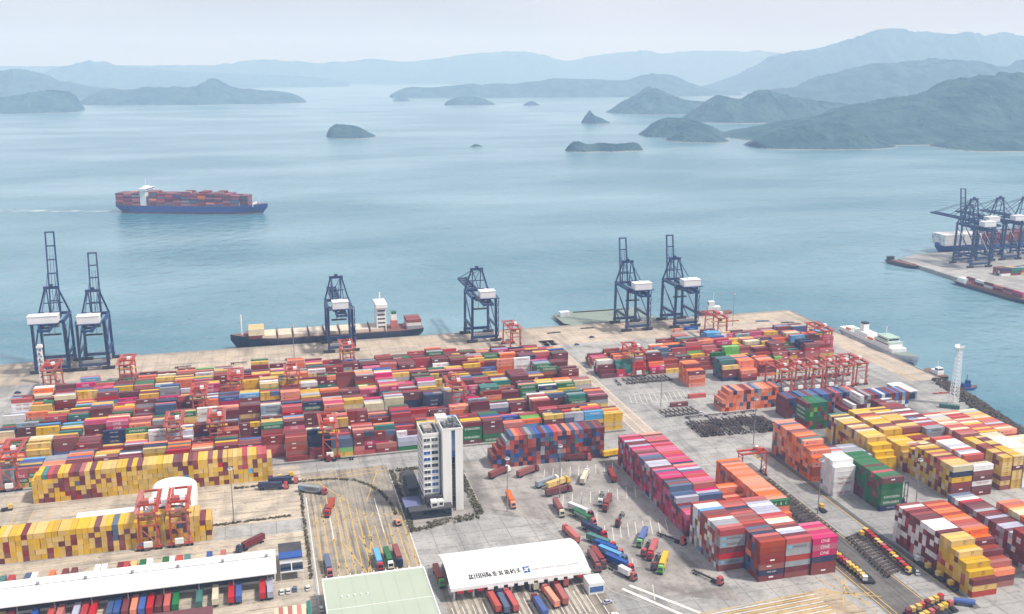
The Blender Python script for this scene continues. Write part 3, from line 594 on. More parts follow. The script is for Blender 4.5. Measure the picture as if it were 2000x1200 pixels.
# left yard: seven gantry blocks
ends = [213, 213, 213, 215, 217, 219, 221]
RR = random.Random(77)
for b in range(7):
    y0 = 530.5 + 26.4 * b; x0 = -157.5 if b < 5 else (-150 if b == 5 else -125); nx = int((ends[b] - x0) / 12.72)
    base = {}
    gaps = {i for i in range(nx) if RR.random() < .03}
    prof = [RR.choice((4, 4, 5, 5, 5)) for _ in range(nx)]
    if b == 0:
        prof = [max(4, v) for v in prof]
    if b == 6: prof = [RR.choice((2, 3, 3, 4)) for _ in range(nx)]
    if b == 5: prof = [min(4, v) for v in prof]
    nfr = [RR.choice((0, 0, 1, 2, 3, 4, 5)) if b else RR.choice((0, 0, 0, 0, 1, 2)) for _ in range(nx)]; lo = [RR.choice((1, 2, 2, 3)) for _ in range(nx)]
    def hf(i, j, r_, prof=prof, gaps=gaps, b=b, nfr=nfr, lo=lo):
        if i in gaps and j < 3: return 0
        if j < nfr[i]: return lo[i] if r_.random() < .8 else max(1, lo[i] - 1)
        v = prof[i] - (1 if r_.random() < .15 else 0)
        if b == 6 and j > 3: v -= r_.choice((0, 1, 2))
        return max(1, min(5, v))
    block(x0, y0, nx, 6, hf, 'X', mixc(MIX, .5), 2.66, 'in the ' + ('first', 'second', 'third', 'fourth', 'fifth', 'sixth', 'seventh')[b] + ' yard row behind the tower', px=12.72, py=2.76, p20=.13, seed=100 + b)
# yellow walls
def ywall(mem, p_run):
    def f(i, j, k, h, r_):
        if r_.random() < p_run and mem.get('c'): return mem['c']
        mem['c'] = pick(r_, [('yellow', 66), ('maroon', 15), ('brown', 9), ('red', 2), ('slate', 1), ('lightblue', 1.2), ('teal', 1)]); return mem['c']
    return f
block(-119.5, 507.6, 47, 1, lambda i, j, r_: 6 if 0 < i < 46 else 5, 'Y', ywall({}, .25), 2.55, 'in the wall behind the arched hall', px=2.54, seed=21)
block(-150, 443.6, 47, 1, lambda i, j, r_: 5 if i < 45 else 4, 'Y', ywall({}, .3), 2.62, 'in the yellow wall along the warehouse', px=2.56, seed=22)
# blue, orange and maroon wall
W3 = [('maroon', 20), ('brown', 20), ('rust', 16), ('navy', 18), ('blue', 8), ('slate', 12), ('salmon', 10), ('orange', 3), ('grey', 2), ('teal', 2)]
block(118.6, 491, 26, 1, lambda i, j, r_: min(7, 3 + i) if i < 4 else 7, 'Y', mixc(W3), 2.62, 'in the blue and rust wall near the tower', seed=23)
# magenta and striped columns, front to back
MAG = [('magenta', 42), ('maroon', 16), ('salmon', 10), ('slate', 7), ('red', 9), ('brown', 8), ('orange', 2), ('navy', 4), ('lilac', 5)]
MSK = [('white', 16), ('grey', 16), ('maroon', 16), ('brown', 16), ('cream', 10), ('salmon', 12), ('lightblue', 6), ('navy', 4), ('rust', 6)]
BRN = [('rust', 20), ('brown', 16), ('navy', 18), ('slate', 16), ('blue', 16), ('salmon', 10), ('orange', 5), ('lilac', 4)]
STR = [('salmon', 24), ('white', 20), ('cream', 10), ('rust', 14), ('lilac', 10), ('maroon', 14), ('red', 8), ('grey', 6)]
ORG = [('orange', 74), ('rust', 12), ('salmon', 6), ('brown', 8), ('slate', 3), ('grey', 4), ('teal', 3)]
GRN = [('green', 58), ('maroon', 16), ('brown', 10), ('red', 6), ('teal', 6), ('lime', 3)]
YEL = [('yellow', 62), ('brown', 12), ('maroon', 10), ('cream', 6), ('salmon', 6), ('slate', 4), ('teal', 3)]
RWH = [('white', 48), ('maroon', 26), ('brown', 14), ('red', 6), ('grey', 6)]
RED = [('maroon', 36), ('brown', 24), ('red', 10), ('grey', 12), ('white', 14), ('lilac', 6), ('slate', 4)]
def front(colours, pal):
    base = mixc(pal)
    def f(i, j, k, h, r_):
        if j == 0 and i in colours:
            c = colours[i]; return c[k] if k < len(c) else base(i, j, k, h, r_)
        return base(i, j, k, h, r_)
    return f
def steps(n, th, jf=0, tail=()):
    """height by row from the front: tail lists the first rows, then n"""
    return lambda i, j, r_: (tail[j] if j < len(tail) else n)
ph = 'in the magenta stack beside the truck yard'
block(188.6, 389, 2, 36, lambda i, j, r_: (4 if j < 5 else (5 if j < 8 else 6)), 'X', front({0: ['maroon', 'red', 'magenta', 'magenta'], 1: ['maroon', 'navy', 'magenta', 'magenta']}, MAG), 2.82, ph, seed=31)
ph = 'in the grey and white striped stack'
block(188.6, 355, 1, 12, lambda i, j, r_: 7, 'X', front({0: ['brown', 'grey', 'red', 'maroon', 'grey', 'grey', 'red']}, MSK), 2.82, ph, seed=32)
block(201.2, 342.2, 1, 17, lambda i, j, r_: 7, 'X', front({0: ['maroon', 'navy', 'rust', 'brown', 'brown', 'rust', 'rust']}, BRN), 2.68, 'in the blue and rust striped stack', seed=33)
block(213.8, 342.2, 1, 17, lambda i, j, r_: 1 if j == 0 and False else 7, 'X', front({0: ['brown', 'maroon', 'grey', 'salmon', 'grey', 'grey', 'red']}, STR), 2.68, 'in the pale red and white striped stack', seed=34)
block(226.4, 341.4, 1, 6, lambda i, j, r_: 6, 'X', front({0: ['brown', 'brown', 'navy', 'magenta', 'magenta', 'magenta']}, [('magenta', 5), ('salmon', 3), ('maroon', 2)]), 2.92, 'in the short magenta topped stack', seed=35)
block(214.2, 397, 1, 6, lambda i, j, r_: 4 if j < 4 else 5, 'X', front({0: ['brown', 'rust', 'orange', 'orange']}, ORG), 2.8, 'in the low orange stack', seed=36)
block(226.0, 376, 1, 23, lambda i, j, r_: (3, 4)[j] if j < 2 else 6, 'X', lambda i, j, k, h, r_: 'green' if (j == 2 and k == 5) else ('orange' if j < 2 else pick(r_, ORG)), 2.82, 'in the orange stack by the runway', seed=37)
# second group
ph = 'in the tall orange stack'
block(281, 430, 1, 17, lambda i, j, r_: (5, 6, 6, 6)[j] if j < 4 else 7, 'X', lambda i, j, k, h, r_: 'orange' if j < 2 and k > 2 else pick(r_, ORG), 2.78, ph, seed=41)
block(281.6, 410.8, 1, 5, lambda i, j, r_: 6 if j == 0 else 7, 'X', lambda i, j, k, h, r_: 'white' if r_.random() < .985 else 'slate', 2.68, 'in the white stack with red lettering', seed=42)
block(294.6, 389, 1, 14, lambda i, j, r_: 6, 'X', front({0: ['navy', 'green', 'green', 'green', 'green', 'maroon']}, GRN), 2.96, 'in the green stack with white lettering', seed=43)
block(294.4, 430, 2, 8, lambda i, j, r_: (3, 4)[j] if j < 2 else 4, 'X', mixc([('lilac', 4), ('grey', 4), ('salmon', 3), ('slate', 2), ('maroon', 2)]), 2.7, 'in the low lilac stack', seed=44)
block(308.4, 424, 1, 3, lambda i, j, r_: 3, 'X', mixc(RED), 2.7, 'in the low red stack', seed=45)
ph = 'in the bright yellow stack'
block(321.6, 431, 1, 20, lambda i, j, r_: (3, 4, 5, 5)[j] if j < 4 else 6, 'X', lambda i, j, k, h, r_: 'yellow' if j < 8 and r_.random() < .85 else pick(r_, YEL), 2.82, ph, seed=46)
ph = 'in the long yellow and brown stack'
block(337.6, 449, 2, 14, lambda i, j, r_: 6, 'X', mixc(YEL), 2.82, ph, seed=47)
block(337.6, 428, 2, 8, lambda i, j, r_: (3, 4, 5, 5, 5)[j + i] if j < 4 else 5, 'X', mixc(YEL), 2.7, ph, seed=48, p20=.4)
ph = 'in the tall mixed stack with white roofs'
block(338.6, 392.4, 1, 14, lambda i, j, r_: 6 if j < 12 else 5, 'X', front({0: ['yellow', 'maroon', 'brown', 'yellow', 'navy', 'cream']}, [('yellow', 9), ('brown', 2), ('maroon', 1), ('cream', 3), ('salmon', 2), ('navy', .3)]), 2.96, ph, seed=49)
block(351.3, 392.4, 1, 14, lambda i, j, r_: 6 if j < 3 else 7, 'X', front({0: ['maroon', 'maroon', 'white', 'maroon', 'brown', 'white']}, [('white', 5), ('salmon', 4), ('cream', 3), ('maroon', 3), ('lilac', 2)]), 2.8, ph, seed=50)
block(362.6, 432, 1, 26, lambda i, j, r_: 6 if j > 4 else 4, 'X', mixc(RED), 2.82, 'in the red and grey stack near the quay', seed=51, p20=.2)
# twenty foot stacks
def b20(x0, y0, ny, n, cf, th, phrase, seed):
    r_ = random.Random(seed)
    for j in range(ny):
        for k in range(n):
            ex = dict(top=k == n - 1, front=j == 0, left=True, right=True, back=j == ny - 1)
            CT.append([x0 + 3.03, y0 + 1.22 + 2.53 * j, .06 + k * th, 6.06, th - .04, 0, cf(0, j, k, n, r_), ex, phrase])
b20(371.2, 395, 12, 7, lambda i, j, k, h, r_: 'brown' if k == 0 or r_.random() < .2 else 'yellow', 2.62, 'in the narrow yellow stack near the quay', 52)
b20(378.2, 395, 12, 7, lambda i, j, k, h, r_: 'maroon' if k == 4 or r_.random() < .25 else 'yellow', 2.62, 'in the narrow yellow stack near the quay', 53)
block(385.2, 395, 1, 14, lambda i, j, r_: 6, 'X', lambda i, j, k, h, r_: pick(r_, [('white', 6), ('lilac', 2), ('cream', 2)]), 2.9, 'in the white stack near the quay', seed=54)
block(375.4, 432, 3, 14, lambda i, j, r_: 6, 'X', mixc([('yellow', 5), ('orange', 3), ('salmon', 5), ('cream', 3), ('lilac', 2), ('red', 2)]), 2.82, 'in the yellow and salmon stacks near the quay', seed=55)
block(399, 415, 2, 6, lambda i, j, r_: 5, 'X', mixc([('cream', 5), ('white', 3), ('salmon', 2)]), 2.8, 'in the cream stack near the quay', seed=56)
# lower right group
ph = 'in the white and maroon chequered stack'
block(282, 331, 1, 12, lambda i, j, r_: 7, 'X', mixc(RWH), 2.62, ph, seed=61)
ph = 'in the yellow staircase of containers'
block(282, 307.6, 1, 9, lambda i, j, r_: (3, 4, 5, 5, 6, 6, 7, 7, 7)[j], 'X', lambda i, j, k, h, r_: 'yellow' if r_.random() < (.93 if k > 2 or j == 0 else .6) else pick(r_, [('salmon', 3), ('slate', 2), ('maroon', 2)]), 2.62, ph, seed=62)
ph = 'in the orange staircase of containers'
block(294.8, 312, 1, 19, lambda i, j, r_: (3, 4, 4, 5, 5, 6, 6)[j] if j < 7 else 7, 'X', lambda i, j, k, h, r_: pick(r_, [('orange', 5), ('maroon', 3), ('rust', 2)]) if j < 7 else pick(r_, [('orange', 5), ('salmon', 4), ('rust', 3), ('green', .5)]), 2.62, ph, seed=63)
block(320.2, 312, 1, 24, lambda i, j, r_: 5 if j > 6 else 6, 'X', mixc(RED), 2.75, 'in the low red and white stack', seed=64)
block(332.9, 312, 1, 17, lambda i, j, r_: 6, 'X', mixc([('yellow', 5), ('orange', 3), ('salmon', 4), ('cream', 2), ('maroon', 2)]), 2.75, 'in the yellow striped corner stack', seed=65)
# upper right yard
for b, (y0, x0, x1, ny) in enumerate(((628, 232, 432, 6), (652, 234, 438, 6), (676, 300, 438, 5))):
    nx = int((x1 - x0) / 12.62); pr = [RR.choice((3, 4, 4, 5)) for _ in range(nx)]
    def hf(i, j, r_, pr=pr, b=b):
        v = pr[i] + r_.choice((-1, 0, 0))
        if b == 0 and j < 3 and i < 12: v = min(v, j + 1 + (i % 2))
        return max(1, min(5, v))
    block(x0, y0, nx, ny, hf, 'X', mixc(MIX, .5), 2.7, 'in the mixed yard near the white ship', py=2.7, p20=.12, seed=70 + b)
block(285, 594.2, 1, 7, lambda i, j, r_: 4 if j < 3 else 5, 'X', lambda i, j, k, h, r_: 'maroon' if k == h - 1 and j in (0, 3) else 'orange', 2.8, 'in the small free standing orange stack', seed=81)
block(313.6, 600, 1, 6, lambda i, j, r_: 4 if j < 2 else 5, 'X', front({0: ['navy', 'maroon', 'maroon', 'yellow']}, [('teal', 4), ('navy', 3), ('slate', 2)]), 2.8, 'in the small teal and orange stack', seed=82)
block(326.3, 596, 1, 8, lambda i, j, r_: 3 if j < 2 else 5, 'X', front({0: ['maroon', 'red', 'orange']}, ORG), 2.75, 'in the small teal and orange stack', seed=83)
block(345, 603, 1, 6, lambda i, j, r_: 3 if j < 1 else 4, 'X', front({0: ['orange', 'maroon', 'maroon']}, ORG), 2.8, 'in the small maroon fronted stack', seed=84)
block(284.4, 542.6, 17, 1, lambda i, j, r_: min(5, 3 + i), 'Y', mixc([('orange', 75), ('rust', 10), ('brown', 8), ('slate', 8), ('maroon', 8), ('grey', 4), ('navy', 6)]), 2.7, 'in the orange wall beside the parked trailers', seed=85)
block(317.5, 520.6, 4, 1, lambda i, j, r_: 5, 'Y', mixc([('blue', 5), ('navy', 4), ('maroon', 3)]), 2.7, 'in the blue stack beside the green wall', seed=86)
block(328, 521, 17, 1, lambda i, j, r_: 5, 'Y', mixc([('maroon', 4), ('slate', 4), ('navy', 4), ('salmon', 4), ('magenta', 1), ('blue', 2)]), 2.78, 'in the purple and slate wall behind the green one', seed=87)
block(318.8, 499.2, 6, 1, lambda i, j, r_: 6, 'Y', lambda i, j, k, h, r_: ('green' if i == 0 and 1 < k < 5 else pick(r_, GRN)), 2.9, 'in the green end wall', seed=88)
block(351, 506, 18, 1, lambda i, j, r_: (3, 3, 4, 4)[i] if i < 4 else 6, 'Y', mixc([('maroon', 5), ('white', 5), ('blue', 1), ('lightblue', 1), ('brown', 2), ('grey', 2)]), 2.7, 'in the maroon and white wall near the quay hut', seed=89)
# loose boxes on the ground
for x, y, a, c, ln in ((262, 560, 0, 'maroon', 12.19), (281, 573, 0, 'salmon', 12.19), (203, 716, -.1, 'maroon', 12.19), (215, 709, 0, 'blue', 6.06), (352, 735, 0, 'blue', 12.19), (338, 732, 0, 'orange', 6.06), (432, 511, -.6, 'teal', 12.19), (441, 500, -.7, 'teal', 6.06)):
    CT.append([x, y, .06, ln, 2.6, a, c, dict(top=1, front=1, left=1, right=1, back=1), 'lying alone on open concrete'])

# -- ships first add their deck cargo to CT, so they come before the containers are written out
def hull(L_, B, zd, zb, mats, boot, sheer=3., bulb=True, nst=26, tumble=1.0):
    """closed ship hull, stern at -L/2, bow at +L/2, z=0 at the waterline"""
    mb = MB(); rings = []
    for i in range(nst + 1):
        t = i / nst; x = -L_ / 2 + L_ * t
        fw = max(0, (t - .72) / .28); af = max(0, (.14 - t) / .14)
        bd = B / 2 * (1 - fw ** 2.2) * (1 - .18 * af ** 2); bw = B / 2 * (1 - min(1, fw * 1.12) ** 1.7) * (1 - .75 * af ** 1.5)
        bd = max(bd, .05); bw = max(bw, .04); z1 = zd + sheer * fw ** 1.5 + .4 * af
        xw = x - L_ * .045 * fw ** 2 + L_ * .02 * af; rings.append([(xw, -bw * .9, zb), (xw, -bw, boot), (x, -(bw + (bd - bw) * .6), boot + (z1 - boot) * .6), (x, -bd, z1), (x, bd, z1), (x, (bw + (bd - bw) * .6), boot + (z1 - boot) * .6), (xw, bw, boot), (xw, bw * .9, zb)])
    vs = [p_ for r_ in rings for p_ in r_]; b = len(mb.v)
    for i in range(nst):
        for j in range(8):
            a = i * 8 + j; c = i * 8 + (j + 1) % 8; f = (a, a + 8, c + 8, c)
            mb.add([], [], 0); mb.f.append(f); mb.m.append(1 if j in (0, 6, 7) else (2 if j == 3 else 0))
    mb.f.append(tuple(range(8))); mb.m.append(0); mb.f.append(tuple(nst * 8 + 7 - k for k in range(8))); mb.m.append(0); mb.v = vs
    return mb.mesh('hull', mats)
def at_ship(px_, py_, a):
    ca, sa = math.cos(a), math.sin(a)
    return lambda x, y: (px_ + x * ca - y * sa, py_ + x * sa + y * ca)
EXA = dict(top=1, front=0, left=0, right=0, back=0)

# container ship under way
a = R(-19); SX, SY = -95, 1592; S = thing('container_ship', 'loaded container ship with blue hull sailing across the bay', 'ship', (SX, SY, WL), a)
obj('hull', hull(238, 34, 12, -3, [M['hull_royal'], M['boot'], M['deck']], 2.4, 3.5), S)
obj('superstructure', MB().box(-78, -69, -15, 15, 9.6, 35).box(-79, -67, -17, 17, 35.01, 38.5).box(-77, -71, -6, 6, 38.51, 41).mesh('superstructure', M['white']), S)
obj('bridge_window', MB().box(-66.98, -66.9, -16, 16, 36, 37.6).mesh('bridge_window', M['glass']), S)
obj('funnel', MB().box(-81, -78.1, -5, 5, 9.6, 37).mesh('funnel', M['hull_blue']), S)
obj('mast', MB().beam((-74, 0, 44), (-74, 0, 51), .5).beam((106, 0, 12), (106, 0, 24), .5).mesh('mast', M['white']), S)
obj('breakwater', MB().box(98, 99, -10, 10, 11, 17).mesh('breakwater', M['white']), S)
f_ = at_ship(SX, SY, a); rs = random.Random(9)
SHP = [('maroon', 34), ('brown', 26), ('salmon', 12), ('red', 8), ('navy', 5), ('slate', 7), ('grey', 4), ('orange', 3), ('blue', 2)]
bays = [-117, -104, -91] + [-64 + 13 * i for i in range(12)]
for bi, bx in enumerate(bays):
    nb = 12 if bx < 75 else 9; hh = (7 if bx < -90 else 8) - (1 if bx > 40 else 0) - (1 if bx > 75 else 0) - rs.choice((0, 0, 1))
    for c in range(nb):
        h2 = hh - rs.choice((0, 0, 0, 1))
        for k in range(h2):
            edge = c in (0, nb - 1)
            if not (edge or k >= h2 - 2 or bi in (0, 2, len(bays) - 1)): continue
            X_, Y_ = f_(bx + 6.1, (c - (nb - 1) / 2) * 2.5)
            CT.append([X_, Y_, WL + 12.4 + 2.62 * k, 12.19, 2.56, a, pick(rs, SHP), EXA, 'ship'])
for bx in bays: obj('lashing_bridge', MB().box(bx - .5, bx - .2, -15.6, 15.6, 12.1, 18).mesh('lashing_bridge', M['grey']), S)

m, nt, p = new_mat('wake_foam'); nn_ = nt.nodes.new('ShaderNodeTexNoise'); nn_.inputs['Scale'].default_value = .05; nn_.inputs['Detail'].default_value = 6
gg = nt.nodes.new('ShaderNodeNewGeometry'); nt.links.new(gg.outputs['Position'], nn_.inputs['Vector']); rr_ = nt.nodes.new('ShaderNodeMapRange'); rr_.inputs[1].default_value = .38; rr_.inputs[2].default_value = .66; rr_.inputs[4].default_value = .6
nt.links.new(nn_.outputs[0], rr_.inputs[0]); nt.links.new(rr_.outputs[0], p.inputs['Alpha']); p.inputs['Base Color'].default_value = (.6, .68, .7, 1); p.inputs['Roughness'].default_value = .5
mb = MB(); prev = None
for i in range(16):
    t = i / 15; xx = -118 - 420 * t; hw_ = 6 + 16 * t; cur = [f_(xx, -hw_), f_(xx, hw_)]
    if prev: mb.sheet([prev[0], cur[0], cur[1], prev[1]], WL + .08)
    prev = cur
structure('wake', mb.mesh('wake', m))
# moored feeder ship with beige hatch covers
S = thing('feeder_ship', 'dark hulled cargo ship with beige hatch covers moored at the quay', 'ship', (51.5, 788.6, WL), PI)
obj('hull', hull(156, 23, 9, -3, [M['hull_navy'], M['boot'], M['deck']], 1.0, 3.2), S)
for i in range(8):
    x0 = 42 - 12.4 * i
    hc = obj('hatch_cover', MB().box(x0, x0 + 11, -9.4, 9.4, 9.1, 11.8).mesh('hatch_cover', M['hatch']), S)
    obj('hatch_beam', MB().box(x0 - 1.1, x0 - .5, -9.8, 9.8, 9.1, 13.4).mesh('hatch_beam', M['deck']), S)
obj('superstructure', MB().box(-47, -39, -8.5, 8.5, 9.1, 29).box(-48, -38.5, -11, 11, 29.01, 32).mesh('superstructure', M['white']), S)
for k in range(5): obj('window_row', MB().box(-46, -40, 8.51, 8.6, 12 + 3.4 * k, 13.2 + 3.4 * k).mesh('window_row', M['glass']), S)
obj('radar_mast', MB().beam((-43, 0, 32), (-43, 0, 40), 1.1).beam((-43, -2.5, 37), (-43, 2.5, 37), .5).mesh('radar_mast', M['white']), S)
obj('funnel', MB().box(-57, -51.5, -3.2, 3.2, 9.1, 16).mesh('funnel', VP['salmon']), S); obj('funnel_top', MB().box(-56.4, -52, -2.6, 2.6, 16.01, 21).mesh('funnel_top', M['white']), S)
obj('funnel_band', MB().box(-56.2, -52.2, -2.4, 2.4, 21.01, 23.5).mesh('funnel_band', VP['green']), S)
obj('foremast', MB().cyl((69, 0, 11), (69, 0, 28), .55, 8).mesh('foremast', M['white']), S)
obj('winch', MB().box(63, 66, -4, 4, 11.6, 13).box(-66, -62, -5, 5, 9.2, 11).mesh('winch', VP['salmon']), S)
for (bx, cols) in ((57.5, ('maroon', 'cream', 'yellow')), (-70, ('grey', 'white', 'brown'))):
    for c in range(7):
        for k in range(3 if bx > 0 else 3):
            CT.append([51.5 - bx, 788.6 + (c - 3) * 2.5, WL + (9.6 if bx > 0 else 9.2) + 2.62 * k, 12.19, 2.56, 0, ('cream', 'yellow')[c % 2] if bx > 0 and k > 0 else cols[k], EXA, 'ship'])
# white patrol ship on the right hand quay
S = thing('passenger_ship', 'white ship with green decks moored along the side quay', 'ship', (477.5, 653, WL), -PI / 2)
obj('hull', hull(100, 14.5, 5.5, -2, [M['hull_white'], M['hull_grey'], M['bdeck']], 2.2, 3.2), S)
obj('upper_hull', MB().box(-45, 27, -6.4, 6.4, 5.6, 8.6).mesh('upper_hull', M['white']), S)
obj('superstructure', MB().box(2, 22, -5.8, 5.8, 8.61, 12).box(5, 19, -5, 5, 12.01, 15).box(-26, -8, -5, 5, 8.61, 11.4).mesh('superstructure', M['white']), S)
obj('deck_house_roof', MB().box(1.5, 22.5, -6.2, 6.2, 12.0, 12.2).box(4.5, 19.5, -5.4, 5.4, 15.01, 15.3).box(-38, -28, -5, 5, 8.61, 8.9).mesh('deck_house_roof', M['gdeck']), S)
obj('window_row', MB().box(4, 20, -5.9, -5.81, 9.8, 10.8).box(18.99, 19.1, -4.6, 4.6, 13, 14.2).box(6, 18, -5.1, -5.01, 13, 14).mesh('window_row', M['glass']), S)
obj('funnel', MB().box(-22, -17, -2.4, 2.4, 11.41, 17).mesh('funnel', M['white']), S); obj('funnel_band', MB().box(-21.8, -17.2, -2.2, 2.2, 17.01, 18.4).mesh('funnel_band', M['dark']), S)
obj('mast', MB().beam((9, 0, 15), (9, 0, 22), .5).beam((30, 0, 8), (30, 0, 15), .35).mesh('mast', M['white']), S)
obj('lifeboat', MB().box(-6, 0, -6.4, -4.6, 8.7, 10.2).box(-36, -31, -6.4, -4.6, 9, 10.4).mesh('lifeboat', M['orange']), S)
# work boats
def boat(name, label, x, y, rz, L_, B, hm, cab, rows, zs=1.0):
    S = thing(name, label, 'boat', (x, y, WL), rz); S.scale = (1, 1, zs)
    obj('hull', hull(L_, B, 1.8, -1, [hm, M['boot'], M['deck']], .2, 1.2, nst=14), S)
    obj('cabin', MB().box(-L_ * .18, L_ * .16, -B * .33, B * .33, 1.81, 4.4).mesh('cabin', cab), S)
    obj('wheelhouse', MB().box(-L_ * .02, L_ * .14, -B * .28, B * .28, 4.41, 6.8).mesh('wheelhouse', cab), S)
    obj('window_row', MB().box(L_ * .14 + .01, L_ * .14 + .08, -B * .24, B * .24, 5.2, 6.3).box(0, L_ * .12, -B * .28 - .08, -B * .28 - .01, 5.2, 6.3).mesh('window_row', M['glass']), S)
    obj('mast', MB().beam((0, 0, 6.8), (0, 0, 11), .3).mesh('mast', M['white'] if rows else M['hull_navy']), S)
boat('tug_boat', 'small white tug moored just past the white ship', 479, 583, -PI / 2, 24, 8, M['dark'], M['white'], 1)
boat('work_boat', 'small dark blue boat moored by the rock revetment', 478, 551, -.2, 16, 5.5, M['hull_blue'], M['hull_blue'], 0)
boat('supply_boat', 'small red and white vessel behind the raised quay cranes', 399, 789, R(170), 34, 9, VP['red'], M['white'], 1, 2.0)
# flat barge behind the raised quay cranes
S = thing('flat_barge', 'flat rust sided deck barge with a white hut behind the raised cranes', 'barge', (300, 797, WL))
obj('hull', MB().add([(-46, -10, 2.6), (-38, -20, 2.6), (42, -20, 2.6), (42, 30, 2.6), (-36, 30, 2.6), (-46, 20, 2.6), (-40, -9, -1), (-34, -18, -1), (40, -18, -1), (40, 28, -1), (-33, 28, -1), (-40, 19, -1)],
    [(0, 6, 7, 1), (1, 7, 8, 2), (2, 8, 9, 3), (3, 9, 10, 4), (4, 10, 11, 5), (5, 11, 6, 0), (6, 11, 10, 9, 8, 7)]).mesh('hull', M['boot']), S)
obj('deck', MB().prism([(-45, -9.6), (-37.6, -19.4), (41.4, -19.4), (41.4, 29.4), (-35.8, 29.4), (-45, 19.6)], 2.61, 2.75).mesh('deck', M['bdeck']), S)
obj('hut', MB().box(-41, -32, 12, 18, 2.76, 7).mesh('hut', M['white']), S); obj('coaming', MB().box(-25, 30, 24, 25, 2.76, 3.6).box(-30, -5, -18, -17, 2.76, 3.5).mesh('coaming', M['dark']), S)
# far pier ships
S = thing('far_container_ship', 'blue hulled container ship stacked with white boxes at the far pier', 'ship', (905, 1003, WL), PI)
obj('hull', hull(210, 30, 10, -3, [M['hull_blue'], M['boot'], M['deck']], 1.4, 3), S)
obj('superstructure', MB().box(-30, -21, -13, 13, 10, 34).mesh('superstructure', M['white']), S)
rs = random.Random(12)
for bx in [100 - 13.2 * i for i in range(14)]:
    if -33 < bx - 100 + 100 < 0 and False: continue
    xx = 905 - (bx - 6)
    for c in range(10):
        for k in range(5):
            if c in (0, 9) or k == 4 or bx > 90: CT.append([xx, 1003 + (c - 4.5) * 2.5, WL + 10.3 + 2.62 * k, 12.19, 2.56, 0, pick(rs, [('white', 8), ('lilac', 3)]) if bx > 50 else pick(rs, [('maroon', 4), ('brown', 3), ('grey', 2), ('navy', 1)]), EXA, 'ship'])
def barge(label, x, y, rz, L_, B, cargo):
    S = thing('cargo_barge', label, 'barge', (x, y, WL), rz)
    obj('hull', hull(L_, B, 3.2, -1, [M['hull_navy'], M['boot'], M['deck']], .4, 1.0, nst=14), S)
    obj('wheelhouse', MB().box(-L_ * .44, -L_ * .34, -B * .35, B * .35, 3.3, 8).mesh('wheelhouse', M['white'] if cargo else M['dark']), S)
    obj('coaming', MB().box(-L_ * .3, L_ * .36, -B * .38, B * .38, 3.3, 4.6).mesh('coaming', M['deck']), S)
barge('empty dark barge lying at the tip of the far pier', 712, 944, R(-80), 46, 11, 0)
barge('dark barge with maroon and magenta boxes beside the far pier', 711, 795, R(-88), 110, 13, 1)
for i in range(6):
    for k in range(2): CT.append([711, 830 - 13 * i, WL + 4.7 + 2.62 * k, 12.19, 2.56, R(-88), ('magenta', 'maroon', 'white', 'maroon', 'salmon', 'brown')[(i + k) % 6], EXA, 'ship'])
r_ = random.Random(15)
for i in range(10):
    for j in range(5):
        for k in range(3): CT.append([772 + 12.7 * i, 852 + 2.6 * j, .06 + 2.66 * k, 12.19, 2.6, 0, pick(r_, MIX), dict(top=k == 2, front=j == 0, left=i == 0, right=0, back=0), 'far'])

